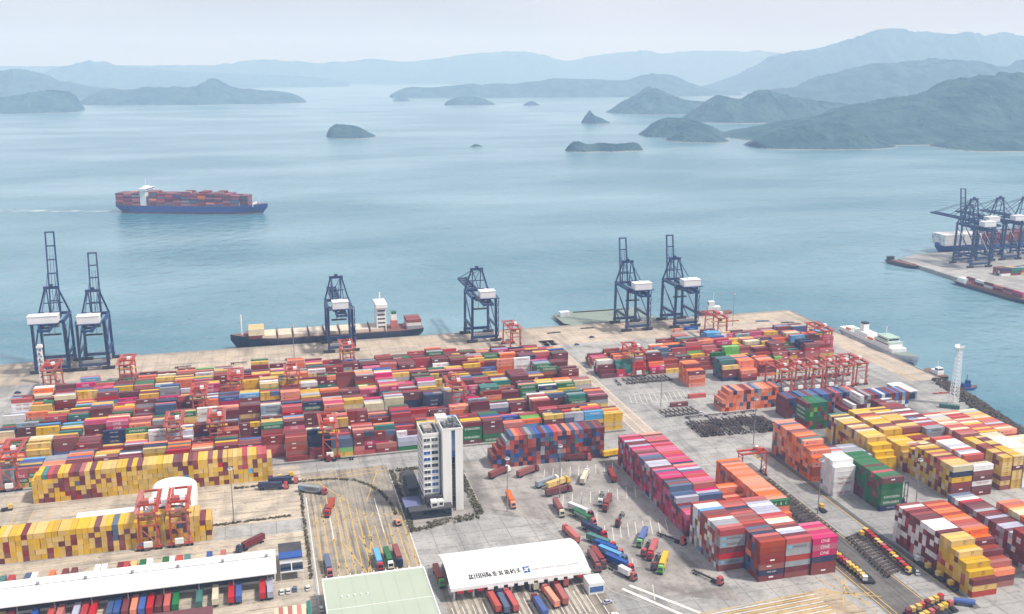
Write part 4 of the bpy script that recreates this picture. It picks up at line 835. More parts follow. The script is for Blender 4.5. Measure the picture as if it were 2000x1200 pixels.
# -- container meshes
def cont_geo(mb, x, y, zz, L_, W_, H_, ang, mi, plain=False):
    ca, sa = math.cos(ang), math.sin(ang); hl, hw = L_ / 2, W_ / 2
    def T_(u, v, t): return (x + u * ca - v * sa, y + u * sa + v * ca, zz + t)
    if plain:
        vs = [T_(u, v, t) for t in (0, H_) for u, v in ((-hl, -hw), (hl, -hw), (hl, hw), (-hl, hw))]
        mb.add(vs, [(4, 5, 6, 7), (0, 1, 5, 4), (1, 2, 6, 5), (2, 3, 7, 6), (3, 0, 4, 7)], mi); return
    b = .16; d = .07
    vs = [T_(u, v, t) for t in (0, H_) for u, v in ((-hl, -hw), (hl, -hw), (hl, hw), (-hl, hw))]
    fs = [(0, 3, 2, 1)]
    def face(q, ins):  # q: 4 outer indexes; ins: outer-inset then recessed coordinates
        k = len(vs)
        for p_ in ins: vs.append(T_(*p_))
        for i in range(4):
            j = (i + 1) % 4; fs.append((q[i], q[j], k + j, k + i)); fs.append((k + i, k + j, k + 4 + j, k + 4 + i))
        fs.append((k + 4, k + 5, k + 6, k + 7))
    for s, q in ((-1, (0, 1, 5, 4)), (1, (2, 3, 7, 6))):
        r0 = [(-s * -1 * 0 + (-(hl - b) if s < 0 else hl - b), s * hw, b), ((hl - b) if s < 0 else -(hl - b), s * hw, b), ((hl - b) if s < 0 else -(hl - b), s * hw, H_ - b), (-(hl - b) if s < 0 else hl - b, s * hw, H_ - b)]
        face(q, r0 + [(u, v - s * d, t) for u, v, t in r0])
    for s, q in ((1, (1, 2, 6, 5)), (-1, (3, 0, 4, 7))):
        r0 = [(s * hl, -s * (hw - b) if s > 0 else (hw - b), b), (s * hl, (hw - b) if s > 0 else -(hw - b), b), (s * hl, (hw - b) if s > 0 else -(hw - b), H_ - b), (s * hl, -s * (hw - b) if s > 0 else (hw - b), H_ - b)]
        if s > 0: face(q, r0 + [(u - s * d, v, t) for u, v, t in r0])
        else:
            k = len(vs); o_ = -hl; vs.extend([T_(o_, 0, 0), T_(o_, 0, H_)])
            for q4, v0, v1 in (((3, k, k + 1, 7), hw - b, .11), ((k, 0, 4, k + 1), -.11, -(hw - b))):
                r1 = [(o_, v0, b), (o_, v1, b), (o_, v1, H_ - b), (o_, v0, H_ - b)]
                face(q4, r1 + [(u + d, v, t) for u, v, t in r1])
    r0 = [(-(hl - b), -(hw - b), H_), (hl - b, -(hw - b), H_), (hl - b, hw - b, H_), (-(hl - b), hw - b, H_)]
    face((4, 5, 6, 7), r0 + [(u, v, t - .05) for u, v, t in r0])
    mb.add(vs, fs, mi)
# lettering on the long side that faces the camera. local: u along, t up, on the -v face
def logo(mb, kind, L_, H_, T_):
    f = lambda uc, tc: (lambda u, t: T_(uc + u, t + tc))
    c = H_ / 2; small = L_ < 8
    def rect_(u0, u1, t0, t1, mi): mb.add([T_(u0, t0), T_(u1, t0), T_(u1, t1), T_(u0, t1)], [(0, 1, 2, 3)], mi)
    if kind == 'magenta': letter(mb, 'ONE', 2.8 if small else 4.4, 1.6, f(0, c), 0)
    elif kind == 'green': letter(mb, 'EVERGREEN', 4.8 if small else 8.8, 1.25, f(0, c + .1), 0)
    elif kind == 'yellow':
        letter(mb, 'M', 1.2, .9, f(.7 if not small else .3, c + .5), 1); letter(mb, 'SC', 1.4, .9, f(.7 if not small else .3, c - .5), 1)
    elif kind == 'orange':
        rect_(-L_ * .36, -L_ * .36 + 1.0, c - .45, c + .45, 3); letter(mb, 'Hapag-Lloyd', L_ * .42, .7, f(L_ * .02, c), 3)
    elif kind == 'grey':
        rect_(-L_ * .4, -L_ * .4 + 1.4, c - .6, c + .7, 4); letter(mb, 'MAERSK', L_ * .55, 1.0, f(L_ * .06, c), 1)
    elif kind == 'navy': letter(mb, 'CMA CGM', L_ * .36, .75, f(0, c + .2), 0)
    elif kind == 'blue': letter(mb, 'COSCO', L_ * .4, .8, f(0, c), 0)
    elif kind == 'lightblue': letter(mb, 'MAERSK', L_ * .5, .85, f(L_ * .06, c), 0)
    elif kind == 'white':
        for u0, u1 in ((-.3, -.02), (.03, .34)): rect_(L_ * u0, L_ * u1, c + .1, c + .42, 2); rect_(L_ * (u0 + .05), L_ * (u1 - .02), c - .35, c - .2, 2)
    elif kind in ('maroon', 'brown', 'red'): rect_(-1.1, 1.1, c + .05, c + .72, 0)
    elif kind == 'uasc':
        for i, ch in enumerate('UASC'): letter(mb, ch, 1.1, 1.5, f(-4 + 2.7 * i, c), 0)
    elif kind in ('teal', 'rust'): rect_(-2.4, -.2, c, c + .5, 0)
LM = [M['white_paint'], M['black_paint'], M['red_paint'], M['blue_mark'], M['sky_paint']]
HAS = {'magenta': .75, 'green': .85, 'yellow': .9, 'orange': .85, 'grey': .6, 'navy': .5, 'blue': .5, 'lightblue': .6, 'white': .5, 'maroon': .45, 'brown': .4, 'red': .35, 'teal': .3, 'rust': .15}
# rank by how large each shows in the picture
fw = Vector((math.sin(YAW) * math.cos(PITCH), math.cos(YAW) * math.cos(PITCH), -math.sin(PITCH))); rt = Vector((math.cos(YAW), -math.sin(YAW), 0)); dn = fw.cross(rt)
def screen(x, y, zz):
    p_ = Vector((x, y, zz - CAM_H)); c = p_.dot(fw); return (1000 + 1900 * p_.dot(rt) / c, 600 + 1900 * p_.dot(dn) / c, 1900 / c) if c > 1 else (-9, -9, 0)
rank = []
for i, c in enumerate(CT):
    if c[8] in ('ship', 'far'): continue
    sx_, sy_, s = screen(c[0], c[1], c[2] + 1.3)
    if not (8 < sx_ < 1992 and 8 < sy_ < 1192): continue
    ex = c[7]; d = math.hypot(c[0], c[1]); fl, sl2 = (c[3], 2.44) if c[5] == 0 else (2.44, c[3])
    area = (ex['front'] * fl * c[4] * .9 * c[1] / d + ex['top'] * fl * sl2 * CAM_H / d * .9 + (ex['left'] if c[0] > 0 else ex['right']) * sl2 * c[4] * abs(c[0]) / d * .9) * s * s
    if 'yard' in c[8]: area *= .8
    rank.append((area, i))
rank.sort(reverse=True); SOLO = {i for _, i in rank[:215]}
DESC = dict(maroon='dark maroon', brown='brown red', rust='rusty brown', red='bright red', salmon='salmon red', orange='bright orange', yellow='yellow', magenta='magenta', navy='navy blue', blue='blue', lightblue='light blue', slate='slate blue', green='green', teal='teal', lime='lime green', grey='light grey', lilac='pale lilac', white='white', cream='cream')
_cm = {}
def cont_mesh(c, L_, H_):
    k = (c, round(L_, 1), round(H_, 2))
    if k not in _cm:
        mb = MB(); cont_geo(mb, 0, 0, 0, L_, 2.44, H_, 0, 0); _cm[k] = mb.mesh('shipping_container', CM[c])
    return _cm[k]
_lg = {}
def logo_mesh(kind, L_, H_):
    k = (kind, round(L_, 1), round(H_, 2))
    if k not in _lg:
        mb = MB(); logo(mb, kind, L_, H_, lambda u, t: (u, -1.175, t)); _lg[k] = mb.mesh('lettering', LM) if mb.f else None
    return _lg[k]
def container(x, y, zz, L_, H_, ang, c, label, group, mark=None):
    o = obj('shipping_container', cont_mesh(c, L_, H_), None, (x, y, zz), ang); tag(o, label, 'container', group)
    if mark and logo_mesh(mark, L_, H_): obj('lettering', logo_mesh(mark, L_, H_), o)
    return o
stuff = MB(); slog = MB(); rl = random.Random(55)
for i, (x, y, zz, L_, H_, ang, c, ex, ph) in enumerate(CT):
    mark = c if (ang == 0 or ph != 'x') and rl.random() < HAS.get(c, 0) else None
    if ph == 'in the orange stack by the runway' and c == 'green': mark = 'uasc'
    if ph == 'in the grey and white striped stack' and c == 'grey': mark = 'grey'
    if i in SOLO:
        tier = ('bottom', 'second', 'third', 'fourth', 'fifth', 'sixth', 'seventh')[min(6, int((zz + .5) / (H_ + .04)))] + (' and top tier' if ex['top'] else ' tier')
        lab = f'{DESC[c]} {"short " if L_ < 7 else ""}container {tier} {ph}'
        if 'lying' in ph: lab = f'{DESC[c]} {"short " if L_ < 7 else ""}shipping container {ph}'
        container(x, y, zz, L_, H_, ang, c, lab, lab.replace('container', 'containers', 1), mark if ang == 0 and ex['front'] else None)
    else:
        cont_geo(stuff, x, y, zz, L_, 2.44, H_, ang, CN.index(c), plain=(ph == 'ship' and False))
        if mark and ang == 0 and ex['front'] and ph not in ('far',):
            logo(slog, c if mark != 'uasc' else 'uasc', L_, H_, lambda u, t, x=x, y=y, zz=zz: (x + u, y - 1.175, zz + t))
        elif mark and ang != 0 and ex['left'] and x > 0 and ph != 'ship':
            logo(slog, c, L_, H_, lambda u, t, x=x, y=y, zz=zz: (x - 1.175, y - u, zz + t))
st = obj('shipping_containers', stuff.mesh('shipping_containers', [CM[c] for c in CN])); st['kind'] = 'stuff'
tag(st, 'thousands of stacked shipping containers filling the terminal yards', 'containers')
sg_ = obj('lettering', slog.mesh('lettering', LM), st); sg_['kind'] = 'stuff'

# ------------------------------------------------------------------ ship to shore cranes
def sts_proto(hx, zg, apex, blen, up, mir=1, hw=7.5):
    B_ = M['steel_blue']; G_ = 28.3; P = []
    for x in (-hx, hx):
        for y in (0, G_): P.append(('leg', MB().beam((x, y, 2.6), (x * .96, y, zg + 1), 1.8, 1.6).mesh('leg', B_)))
    for y in (0, G_): P.append(('sill_beam', MB().box(-hx - 1.2, hx + 1.2, y - .9, y + .9, 3.4, 5.6).mesh('sill_beam', B_)))
    for x in (-hx, hx):
        P.append(('portal_beam', MB().box(x - .7, x + .7, .9, G_ - .9, 12, 14).mesh('portal_beam', B_)))
        P.append(('brace', MB().beam((x, 1, 14), (x * .97, G_ - 1, zg - 1), .9).beam((x, G_ - 1, 13), (x, G_ * .5, 4.5), .7).mesh('brace', B_)))
        P.append(('side_girder', MB().box(x * .96 - .9, x * .96 + .9, -1, G_ + 1, zg + 1.01, zg + 3).mesh('side_girder', B_)))
    for y in (0, G_): P.append(('top_beam', MB().box(-hx * .96 + .91, hx * .96 - .91, y - .9, y + .9, zg + .9, zg + 2.9).mesh('top_beam', B_)))
    for x in (-3.4, 3.4): P.append(('girder', MB().box(x - .7, x + .7, -16, G_ + 4, zg - 1.6, zg + .85).mesh('girder', B_)))
    for y0_, y1_, w_ in ((-16.6, -16.01, 4.2), (-8, -7, 2.69), (8, 9, 2.69)): P.append(('girder_tie', MB().box(-w_, w_, y0_, y1_, zg - 1.2, zg + .4).mesh('girder_tie', B_)))
    P.append(('machinery_house', MB().box(-hw + mir * 1.5, hw + mir * 1.5, -8, 1, zg + 3.01, zg + 8.2).mesh('machinery_house', M['white'])))
    P.append(('>house_roof', MB().box(-hw - .3 + mir * 1.5, hw + .3 + mir * 1.5, -8.3, 1.3, zg + 8.21, zg + 8.5).box(-1, 2, -5, -2, zg + 8.51, zg + 9.6).mesh('house_roof', M['white'])))
    P.append(('house_floor', MB().box(-9 + mir * 1.5, 9 + mir * 1.5, -9.8, 2.2, zg + 2.5, zg + 3.0).mesh('house_floor', B_)))
    ay = G_ - 2
    for x in (-1, 1): P.append(('a_frame_leg', MB().beam((x * hx * .96, G_, zg + 2.9), (x * 4.4, ay, apex), 1.15, 1.1).mesh('a_frame_leg', B_)))
    P.append(('a_frame_top', MB().box(-5.4, 5.4, ay - .8, ay + .8, apex - .6, apex + 1.4).box(-1.2, 1.2, ay - 1, ay + 1, apex + 1.41, apex + 3).mesh('a_frame_top', B_)))
    P.append(('a_frame_tie', MB().beam((-hx * .62, G_ - 1, zg + 10), (hx * .62, G_ - 1, zg + 10), .7).beam((-3.4, ay, apex), (-3.4, G_ + 1, zg + 3), .7).beam((3.4, ay, apex), (3.4, G_ + 1, zg + 3), .7).mesh('a_frame_tie', B_)))
    P.append(('back_stay', MB().beam((-3.6, ay, apex), (-3.4, -10, zg + .9), .55).beam((3.6, ay, apex), (3.4, -10, zg + .9), .55).mesh('back_stay', B_)))
    if up:
        a_ = R(81); dy, dz = math.cos(a_), math.sin(a_); y0, z0 = G_ + 4.6, zg - .2; mb = MB()
        for x in (-1, 1): mb.beam((x * 3.4, y0, z0), (x * 2.9, y0 + blen * dy, z0 + blen * dz), .95, 1.3)
        P.append(('boom', mb.mesh('boom', B_)))
        nt_ = int(blen / 9)
        for i in range(1, nt_ + 1):
            mb = MB().beam((-3.2, y0 + dy * blen * i / nt_, z0 + dz * blen * i / nt_), (3.2, y0 + dy * blen * i / nt_, z0 + dz * blen * i / nt_), 1.0 if i < nt_ else 2.4, .8)
            P.append(('>boom_tie', mb.mesh('boom_tie', B_)))
        mb = MB()
        for x in (-1.1, 1.1): mb.beam((x, y0 + dy * blen * .05, z0 + dz * blen * .05), (x, y0 + dy * blen * .72, z0 + dz * blen * .72), .28)
        P.append(('>boom_stay', mb.mesh('boom_stay', B_)))
        P.append(('fore_stay', MB().beam((-3.2, ay, apex), (-3, y0 + dy * blen * .6, z0 + dz * blen * .6), .35).beam((3.2, ay, apex), (3, y0 + dy * blen * .6, z0 + dz * blen * .6), .35).mesh('fore_stay', B_)))
    else:
        y0 = G_ + 4.2; mb = MB()
        for x in (-3.4, 3.4): mb.box(x - .6, x + .6, y0, y0 + blen, zg - 1.4, zg + .8)
        P.append(('boom', mb.mesh('boom', B_)))
        for i in range(7): P.append(('>boom_tie', MB().box(-2.79, 2.79, y0 + 2 + i * blen / 6.4, y0 + 2.8 + i * blen / 6.4, zg - 1, zg + .4).mesh('boom_tie', B_)))
        mb = MB()
        for x in (-3.4, 3.4): mb.beam((x, ay, apex), (x, y0 + blen * .45, zg + .8), .45); mb.beam((x, ay, apex), (x, y0 + blen * .93, zg + .8), .45)
        P.append(('fore_stay', mb.mesh('fore_stay', B_)))
    P.append(('trolley', MB().box(-4.6, 4.6, 10, 15, zg - 3.4, zg - 1.7).mesh('trolley', M['dark']))); P.append(('operator_cabin', MB().box(1, 4.6, 15.5, 18.5, zg - 6, zg - 3).mesh('operator_cabin', M['grey'])))
    P.append(('spreader', MB().box(-6, 6, 11.4, 13.4, zg - 11, zg - 10).beam((-2, 12.4, zg - 3), (-2, 12.4, zg - 10), .25).beam((2, 12.4, zg - 3), (2, 12.4, zg - 10), .25).mesh('spreader', M['dark'])))
    bog = MB().box(-4.6, 4.6, -.8, .8, .9, 2.5).box(-4.2, 4.2, -.45, .45, .06, .89).mesh('bogie', M['dark'])
    for x in (-hx, hx):
        for y in (0, G_): P.append(('bogie', bog, (x, y, 0)))
    mb = MB(); xs = hx + 1.3
    for i in range(10): mb.beam((xs, -1 - (i % 2) * 1.8, 5 + i * 3.2), (xs, -2.8 + (i % 2) * 1.8, 8.2 + i * 3.2), .7, .25); mb.box(xs - .6, xs + .6, -3.2, -.9, 5 + i * 3.2 - .1, 5 + i * 3.2)
    P.append(('stair', mb.mesh('stair', B_)))
    P.append(('cable_reel', MB().cyl((hx + 1.4, 3, 9), (hx + 2.2, 3, 9), 2.4, 14).mesh('cable_reel', M['grey'])))
    P.append(('electrical_box', MB().box(-hx + 2, hx - 2, -.7, .7, 5.61, 7.6).mesh('electrical_box', M['grey'])))
    return P
grp = 'blue quay cranes'
for x, args, lab in ((-151, (11, 36.5, 58, 62, True, -1, 10), 'tallest blue quay crane with its boom raised beside the white checker lattice mast'),
                     (-122.5, (9.6, 34.5, 54, 47, True, 0), 'blue quay crane with raised boom next to the tallest one'),
                     (58, (9.5, 34, 54.5, 52, False, 0, 6), 'blue quay crane with lowered boom working the dark moored ship'),
                     (173, (10, 35.5, 55, 54, False, 1, 6.2), 'blue quay crane with lowered boom standing clear of any ship'),
                     (306, (9.6, 34.5, 54.5, 39.5, True, 1), 'blue quay crane with raised boom beside the flat barge'),
                     (350, (9.8, 35, 55, 39.5, True, 1), 'blue quay crane with raised boom beside the small red vessel')):
    stamp(sts_proto(*args), 'quay_crane', lab, 'crane', (x, 743, 0), 0, grp)
stamp(sts_proto(12, 44, 66, 40, True, 1), 'quay_crane', 'blue quay crane with raised boom on the far pier', 'crane', (776, 896, 0), 0, grp)
far = sts_proto(11, 44, 68, 62, False, 1)
for x, q_ in ((806, 'next to the raised one'), (842, 'between two other lowered ones'), (878, 'farthest from the raised one')): stamp(far, 'quay_crane', 'blue quay crane with lowered boom on the far pier, ' + q_, 'crane', (x, 925, 0), 0, 'lowered cranes on the far pier')

# ------------------------------------------------------------------ rubber tyred gantry cranes
def rtg_proto():
    Rm = M['rtg']; SP = 23.4; P = []
    for x in (-3.6, 3.6):
        for y in (0, SP): P.append(('leg', MB().beam((x * 1.12, y, 1.9), (x, y, 21.2), 1.0, .9, 0, .75).mesh('leg', Rm)))
    for y in (0, SP):
        P.append(('sill_beam', MB().box(-5.6, 5.6, y - .55, y + .55, 1.5, 2.6).mesh('sill_beam', Rm)))
        P.append(('frame_tie', MB().beam((-3.8, y, 14.2), (3.8, y, 14.2), .7).beam((-3.7, y, 17.8), (3.7, y, 17.8), .55).beam((-3.9, y, 14), (3.7, y, 3), .35).mesh('frame_tie', Rm)))
    for x in (-3.6, 3.6): P.append(('girder', MB().box(x - .42, x + .42, -1.6, SP + 1.6, 21.21, 22.7).mesh('girder', Rm)))
    P.append(('girder_tie', MB().box(-3, 3, -1.8, -1.0, 21.4, 22.6).mesh('girder_tie', Rm))); P.append(('girder_tie', MB().box(-3, 3, SP + 1, SP + 1.8, 21.4, 22.6).mesh('girder_tie', Rm)))
    P.append(('walkway', MB().box(-5.3, -4.21, -1.5, SP + 1.5, 22.4, 22.6).box(4.21, 5.3, -1.5, SP + 1.5, 22.4, 22.6).mesh('walkway', Rm)))
    mb = MB()
    for i in range(9):
        for x in (-5.2, 5.2): mb.beam((x, -1.4 + 3.25 * i, 22.6), (x, -1.4 + 3.25 * i, 23.8), .14)
    for x in (-5.2, 5.2): mb.beam((x, -1.4, 23.8), (x, SP + 1.4, 23.8), .14)
    P.append(('railing', mb.mesh('railing', Rm)))
    P.append(('trolley', MB().box(-4, 4, 5, 9.5, 23.01, 24.2).box(-2.6, .4, 5.6, 9, 24.21, 25.8).mesh('trolley', Rm)))
    P.append(('>hoist_cover', MB().box(.8, 3, 5.6, 8.4, 24.21, 26).mesh('hoist_cover', M['white'])))
    P.append(('operator_cabin', MB().box(-1.6, 1.2, 2.6, 4.9, 18.6, 21.0).mesh('operator_cabin', M['grey']))); P.append(('>cabin_glass', MB().box(-1.4, 1.0, 2.5, 2.59, 18.9, 20.4).mesh('cabin_glass', M['glass'])))
    P.append(('spreader', MB().box(-6, 6, 6.2, 8.4, 16.4, 17.0).beam((-1.8, 7.3, 17), (-1.8, 7.3, 23), .2).beam((1.8, 7.3, 17), (1.8, 7.3, 23), .2).mesh('spreader', M['yel'])))
    P.append(('power_unit', MB().box(-2.2, 1.6, -1.9, -.56, 2.7, 5.6).mesh('power_unit', M['white'])))
    P.append(('control_box', MB().box(-1.4, 1.8, SP + .56, SP + 1.6, 2.7, 4.6).mesh('control_box', M['grey'])))
    wh = MB().cyl((0, -.5, .8), (0, .5, .8), .8, 12).mesh('wheel', M['tyre'])
    for x in (-5, -3.2, 3.2, 5):
        for y in (0, SP): P.append(('wheel', wh, (x, y, 0)))
    mb = MB()
    for i in range(6): mb.beam((4.6, -.9 + (i % 2) * 1.2, 3 + 3 * i), (4.6, .3 - (i % 2) * 1.2, 6 + 3 * i), .5, .2)
    P.append(('stair', mb.mesh('stair', Rm)))
    return P
RP = rtg_proto()
ZY = lambda b: 527.8 + 26.4 * b
RT = [(32.3, ZY(0), 'astride the front row near the office tower'), (-134.5, ZY(0), 'at the end of the front row beside the yellow container wall'), (-142.5, ZY(6), 'beside the white checker lattice mast'), (-94, ZY(6) , 'in the row nearest the two tall left cranes'),
      (-20, ZY(4), 'in the middle of the mixed yard between two others'), (16.5, ZY(4), 'in the middle of the mixed yard behind the green stack'), (-53.5, ZY(1), 'behind the yellow wall, one of a close pair, dark red'), (-30, ZY(1), 'behind the yellow wall, one of a close pair, nearer the tower'),
      (-42, ZY(3), 'alone in the left half of the mixed yard'), (58, ZY(6), 'below the crane that works the dark ship'), (117.5, ZY(2), 'directly behind the office tower roof'), (190, 709, 'empty on the apron edge near the standing crane'),
      (260, 625.5, 'over the pink boxes of the upper yard'), (362, 698, 'at the back edge of the upper yard'), (423, 642, 'at the end of the upper yard near the white ship'),
      (-57.5, 440.6, 'before the arched hall, of a pair, nearer the long canopy'), (-43.8, 440.6, 'before the arched hall, of a pair, nearer the wall end')]
for x, y, wh_ in RT: stamp(RP, 'yard_gantry_crane', 'orange red gantry crane ' + wh_, 'gantry crane', (x, y, 0), 0, 'orange red yard gantry cranes').scale = (1, 1, .86)
for i in range(6): stamp(RP, 'yard_gantry_crane', 'orange red gantry crane parked in the tight row of idle ones', 'gantry crane', (344 + 12 * i, 566 + (i % 2) * 2, 0), 0, 'idle gantry cranes parked tightly together').scale = (1, .9, .74)
stamp(RP, 'yard_gantry_crane', 'small red gantry crane at the end of the dark runway', 'gantry crane', (261.5, 447, 0), PI / 2, 'orange red yard gantry cranes').scale = (.66, .62, .62)

# ------------------------------------------------------------------ lattice masts, light masts
def lattice(x, y, h, w_, label, chk):
    T_ = thing('lattice_mast', label, 'mast', (x, y, 0)); mb = MB(); hw = w_ / 2
    for sx_ in (-1, 1):
        for sy_ in (-1, 1): mb.beam((sx_ * hw * 1.3, sy_ * hw * 1.3, 0), (sx_ * hw * .8, sy_ * hw * .8, h), .3)
    obj('mast_legs', mb.mesh('mast_legs', M['white']), T_); mb = MB(); n = int(h / 2.6)
    for i in range(n):
        z0, z1 = h * i / n, h * (i + 1) / n; k0, k1 = hw * (1.3 - .5 * i / n), hw * (1.3 - .5 * (i + 1) / n)
        for s in (-1, 1):
            mb.beam((-k0, s * k0, z0), (k1, s * k1, z1), .17); mb.beam((s * k0, -k0, z0), (s * k1, k1, z1), .17)
            mb.beam((-k1, s * k1, z1), (k1, s * k1, z1), .18); mb.beam((s * k1, -k1, z1), (s * k1, k1, z1), .18)
    obj('lattice', mb.mesh('lattice', M['white']), T_)
    obj('head_platform', MB().box(-hw * 1.3, hw * 1.3, -hw * 1.3, hw * 1.3, h, h + .3).box(-hw * 1.2, hw * 1.2, -hw * 1.35, -hw * 1.31, h + .3, h + 2).box(-hw * 1.2, hw * 1.2, hw * 1.31, hw * 1.35, h + .3, h + 2).mesh('head_platform', M['white']), T_)
    if chk:
        for i in range(5): obj('sign_panel', MB().box(-hw * .9, hw * .9, -hw * 1.42, -hw * 1.36, 4 + i * 4.2, 6.6 + i * 4.2).mesh('sign_panel', M['white_paint']), T_)
        for i in range(5):
            mb = MB(); zz = 4.2 + i * 4.2; mb.box(-hw * .55, hw * .55, -hw * 1.47, -hw * 1.43, zz + .2, zz + .7).box(-hw * .55, hw * .1, -hw * 1.47, -hw * 1.43, zz + .9, zz + 1.4).box(-hw * .2, hw * .2, -hw * 1.47, -hw * 1.43, zz + 1.5, zz + 2.0)
            obj('sign_mark', mb.mesh('sign_mark', M['black_paint']), T_)
lattice(-153.5, 720.5, 26, 3.0, 'white lattice mast with dark sign marks beside the tallest quay crane', 1)
lattice(440, 517, 39, 3.3, 'tall plain white lattice mast on the quay by the rock revetment', 0)
lm = [('pole', MB().cyl((0, 0, 0), (0, 0, 29), .28, 8, 0, .14).mesh('pole', M['grey'])), ('lamp_ring', MB().cyl((0, 0, 29), (0, 0, 29.4), 1.0, 10).mesh('lamp_ring', M['grey']))]
lampm = MB().box(-.35, .35, -.35, .35, 28.3, 29).mesh('floodlight', M['white'])
for i in range(6): lm.append(('floodlight', lampm, (.8 * math.cos(i * PI / 3), .8 * math.sin(i * PI / 3), 0)))
for x, y, wh_ in ((276.5, 486, 'beside the tall orange stack'), (250, 562, 'beside the loose salmon box'), (21, 726, 'on the apron behind the dark ship'), (335.6, 496, 'behind the green end wall'), (392, 737, 'on the apron near the quay corner'), (310.5, 383, 'at the front of the green stack'),
                  (113, 437, 'between the office tower and the curved gate'), (143.5, 446, 'in the truck yard'), (263, 395, 'on the dark gantry runway'), (-20, 459, 'at the end of the warehouse side yellow wall')):
    stamp(lm, 'light_mast', 'grey floodlight mast ' + wh_, 'light mast', (x, y, 0), 0, 'floodlight masts')

# ------------------------------------------------------------------ vehicles
wheel = MB().cyl((0, -.15, 0), (0, .15, 0), .5, 10).mesh('wheel', M['tyre'])
cabm = MB().add([(0, -1.25, .7), (2.2, -1.25, .7), (2.2, 1.25, .7), (0, 1.25, .7), (0, -1.25, 3.5), (1.7, -1.2, 3.5), (1.7, 1.2, 3.5), (0, 1.25, 3.5), (2.25, -1.25, 2.0), (2.25, 1.25, 2.0)],
    [(0, 3, 2, 1), (4, 5, 6, 7), (0, 1, 8, 5, 4), (1, 2, 9, 8), (8, 9, 6, 5), (2, 3, 7, 6, 9), (3, 0, 4, 7)]).box(.1, 1.5, -1.1, 1.1, 3.51, 3.9).mesh('cab', VP['red'])
glm = MB().add([(2.24, -1.05, 2.15), (2.24, 1.05, 2.15), (1.82, 1.0, 3.3), (1.82, -1.0, 3.3), (2.28, -1.05, 2.15), (2.28, 1.05, 2.15), (1.86, 1.0, 3.3), (1.86, -1.0, 3.3)], [(4, 5, 6, 7), (0, 3, 2, 1), (0, 1, 5, 4), (1, 2, 6, 5), (2, 3, 7, 6), (3, 0, 4, 7)]).mesh('windscreen', M['glass'])
bum = MB().box(2.26, 2.5, -1.2, 1.2, .5, 1.2).mesh('bumper', M['dark'])
frm = MB().box(-8, 4.6, -.5, -.25, 1.02, 1.38).box(-8, 4.6, .25, .5, 1.02, 1.38).mesh('trailer_frame', M['dark'])
bol = MB()
for x in (-7.9, -4, 0, 4.2): bol.box(x, x + .35, -1.2, 1.2, 1.39, 1.44)
bolm = bol.mesh('bolster', M['dark'])
trm = MB().box(2.6, 7.5, -.45, .45, .62, 1.0).box(2.2, 3.0, -1.2, -.46, .6, .9).box(2.2, 3.0, .46, 1.2, .6, .9).mesh('tractor_frame', M['dark'])
TRK = [('cab', cabm, (5.5, 0, 0)), ('>windscreen', glm), ('>bumper', bum), ('trailer_frame', frm), ('>bolster', bolm), ('tractor_frame', trm)]
for x in (7.0, 4.0, 2.9, -5.4, -6.7): TRK += [('wheel', wheel, (x, -1.0, .5)), ('wheel', wheel, (x, 1.0, .5))]
CHS = [('trailer_frame', frm), ('>bolster', bolm), ('landing_leg', MB().box(2.2, 2.4, -.5, -.3, .04, 1.01).box(2.2, 2.4, .3, .5, .04, 1.01).mesh('landing_leg', M['dark']))]
for x in (-5.4, -6.7): CHS += [('wheel', wheel, (x, -1.0, .5)), ('wheel', wheel, (x, 1.0, .5))]
DV = dict(DESC, maroon='maroon', brown='brown', rust='rust', red='red', salmon='salmon', orange='orange', navy='navy', slate='slate', lightblue='sky blue', grey='grey', lilac='lilac', lime='lime')
def place_of(x, y):
    if x < 62 and y < 420: return 'in the striped entry lanes'
    if x < 62: return 'beside the yellow container wall' if x < 10 else 'on the striped lanes above the green canopy'
    if x < 127 and y < 372: return 'in the lanes of the curved white gate'
    if y > 440: return 'below the blue and rust wall'
    if x < 156 and y < 440: return 'in the queue beside the curved white gate'
    if x < 200: return 'parked in the middle of the truck yard'
    return 'on the gantry runway'
def truck(x, y, deg, cont, cab, ln=12.19):
    pl = place_of(x, y); cc = DV[cab]; an = R(deg)
    lab = f'{cc} cab truck carrying a {DV[cont]} container {pl}' if cont else f'{cc} cab truck with empty trailer {pl}'
    stamp(TRK, 'container_truck', lab, 'truck', (x, y, .04), an, 'container trucks ' + pl, {'cab': VP[cab]})
    if cont:
        off = -1.75 if ln > 8 else 1.2
        lab = f'{DV[cont]} container on the {cc} cab truck {pl}'
        container(x + off * math.cos(an), y + off * math.sin(an), 1.49, ln, 2.6, an if math.cos(an) > 0 else an + PI, cont, lab, 'containers on trucks ' + pl, cont if HAS.get(cont, 0) > .5 and abs(math.cos(an)) > .4 else None)
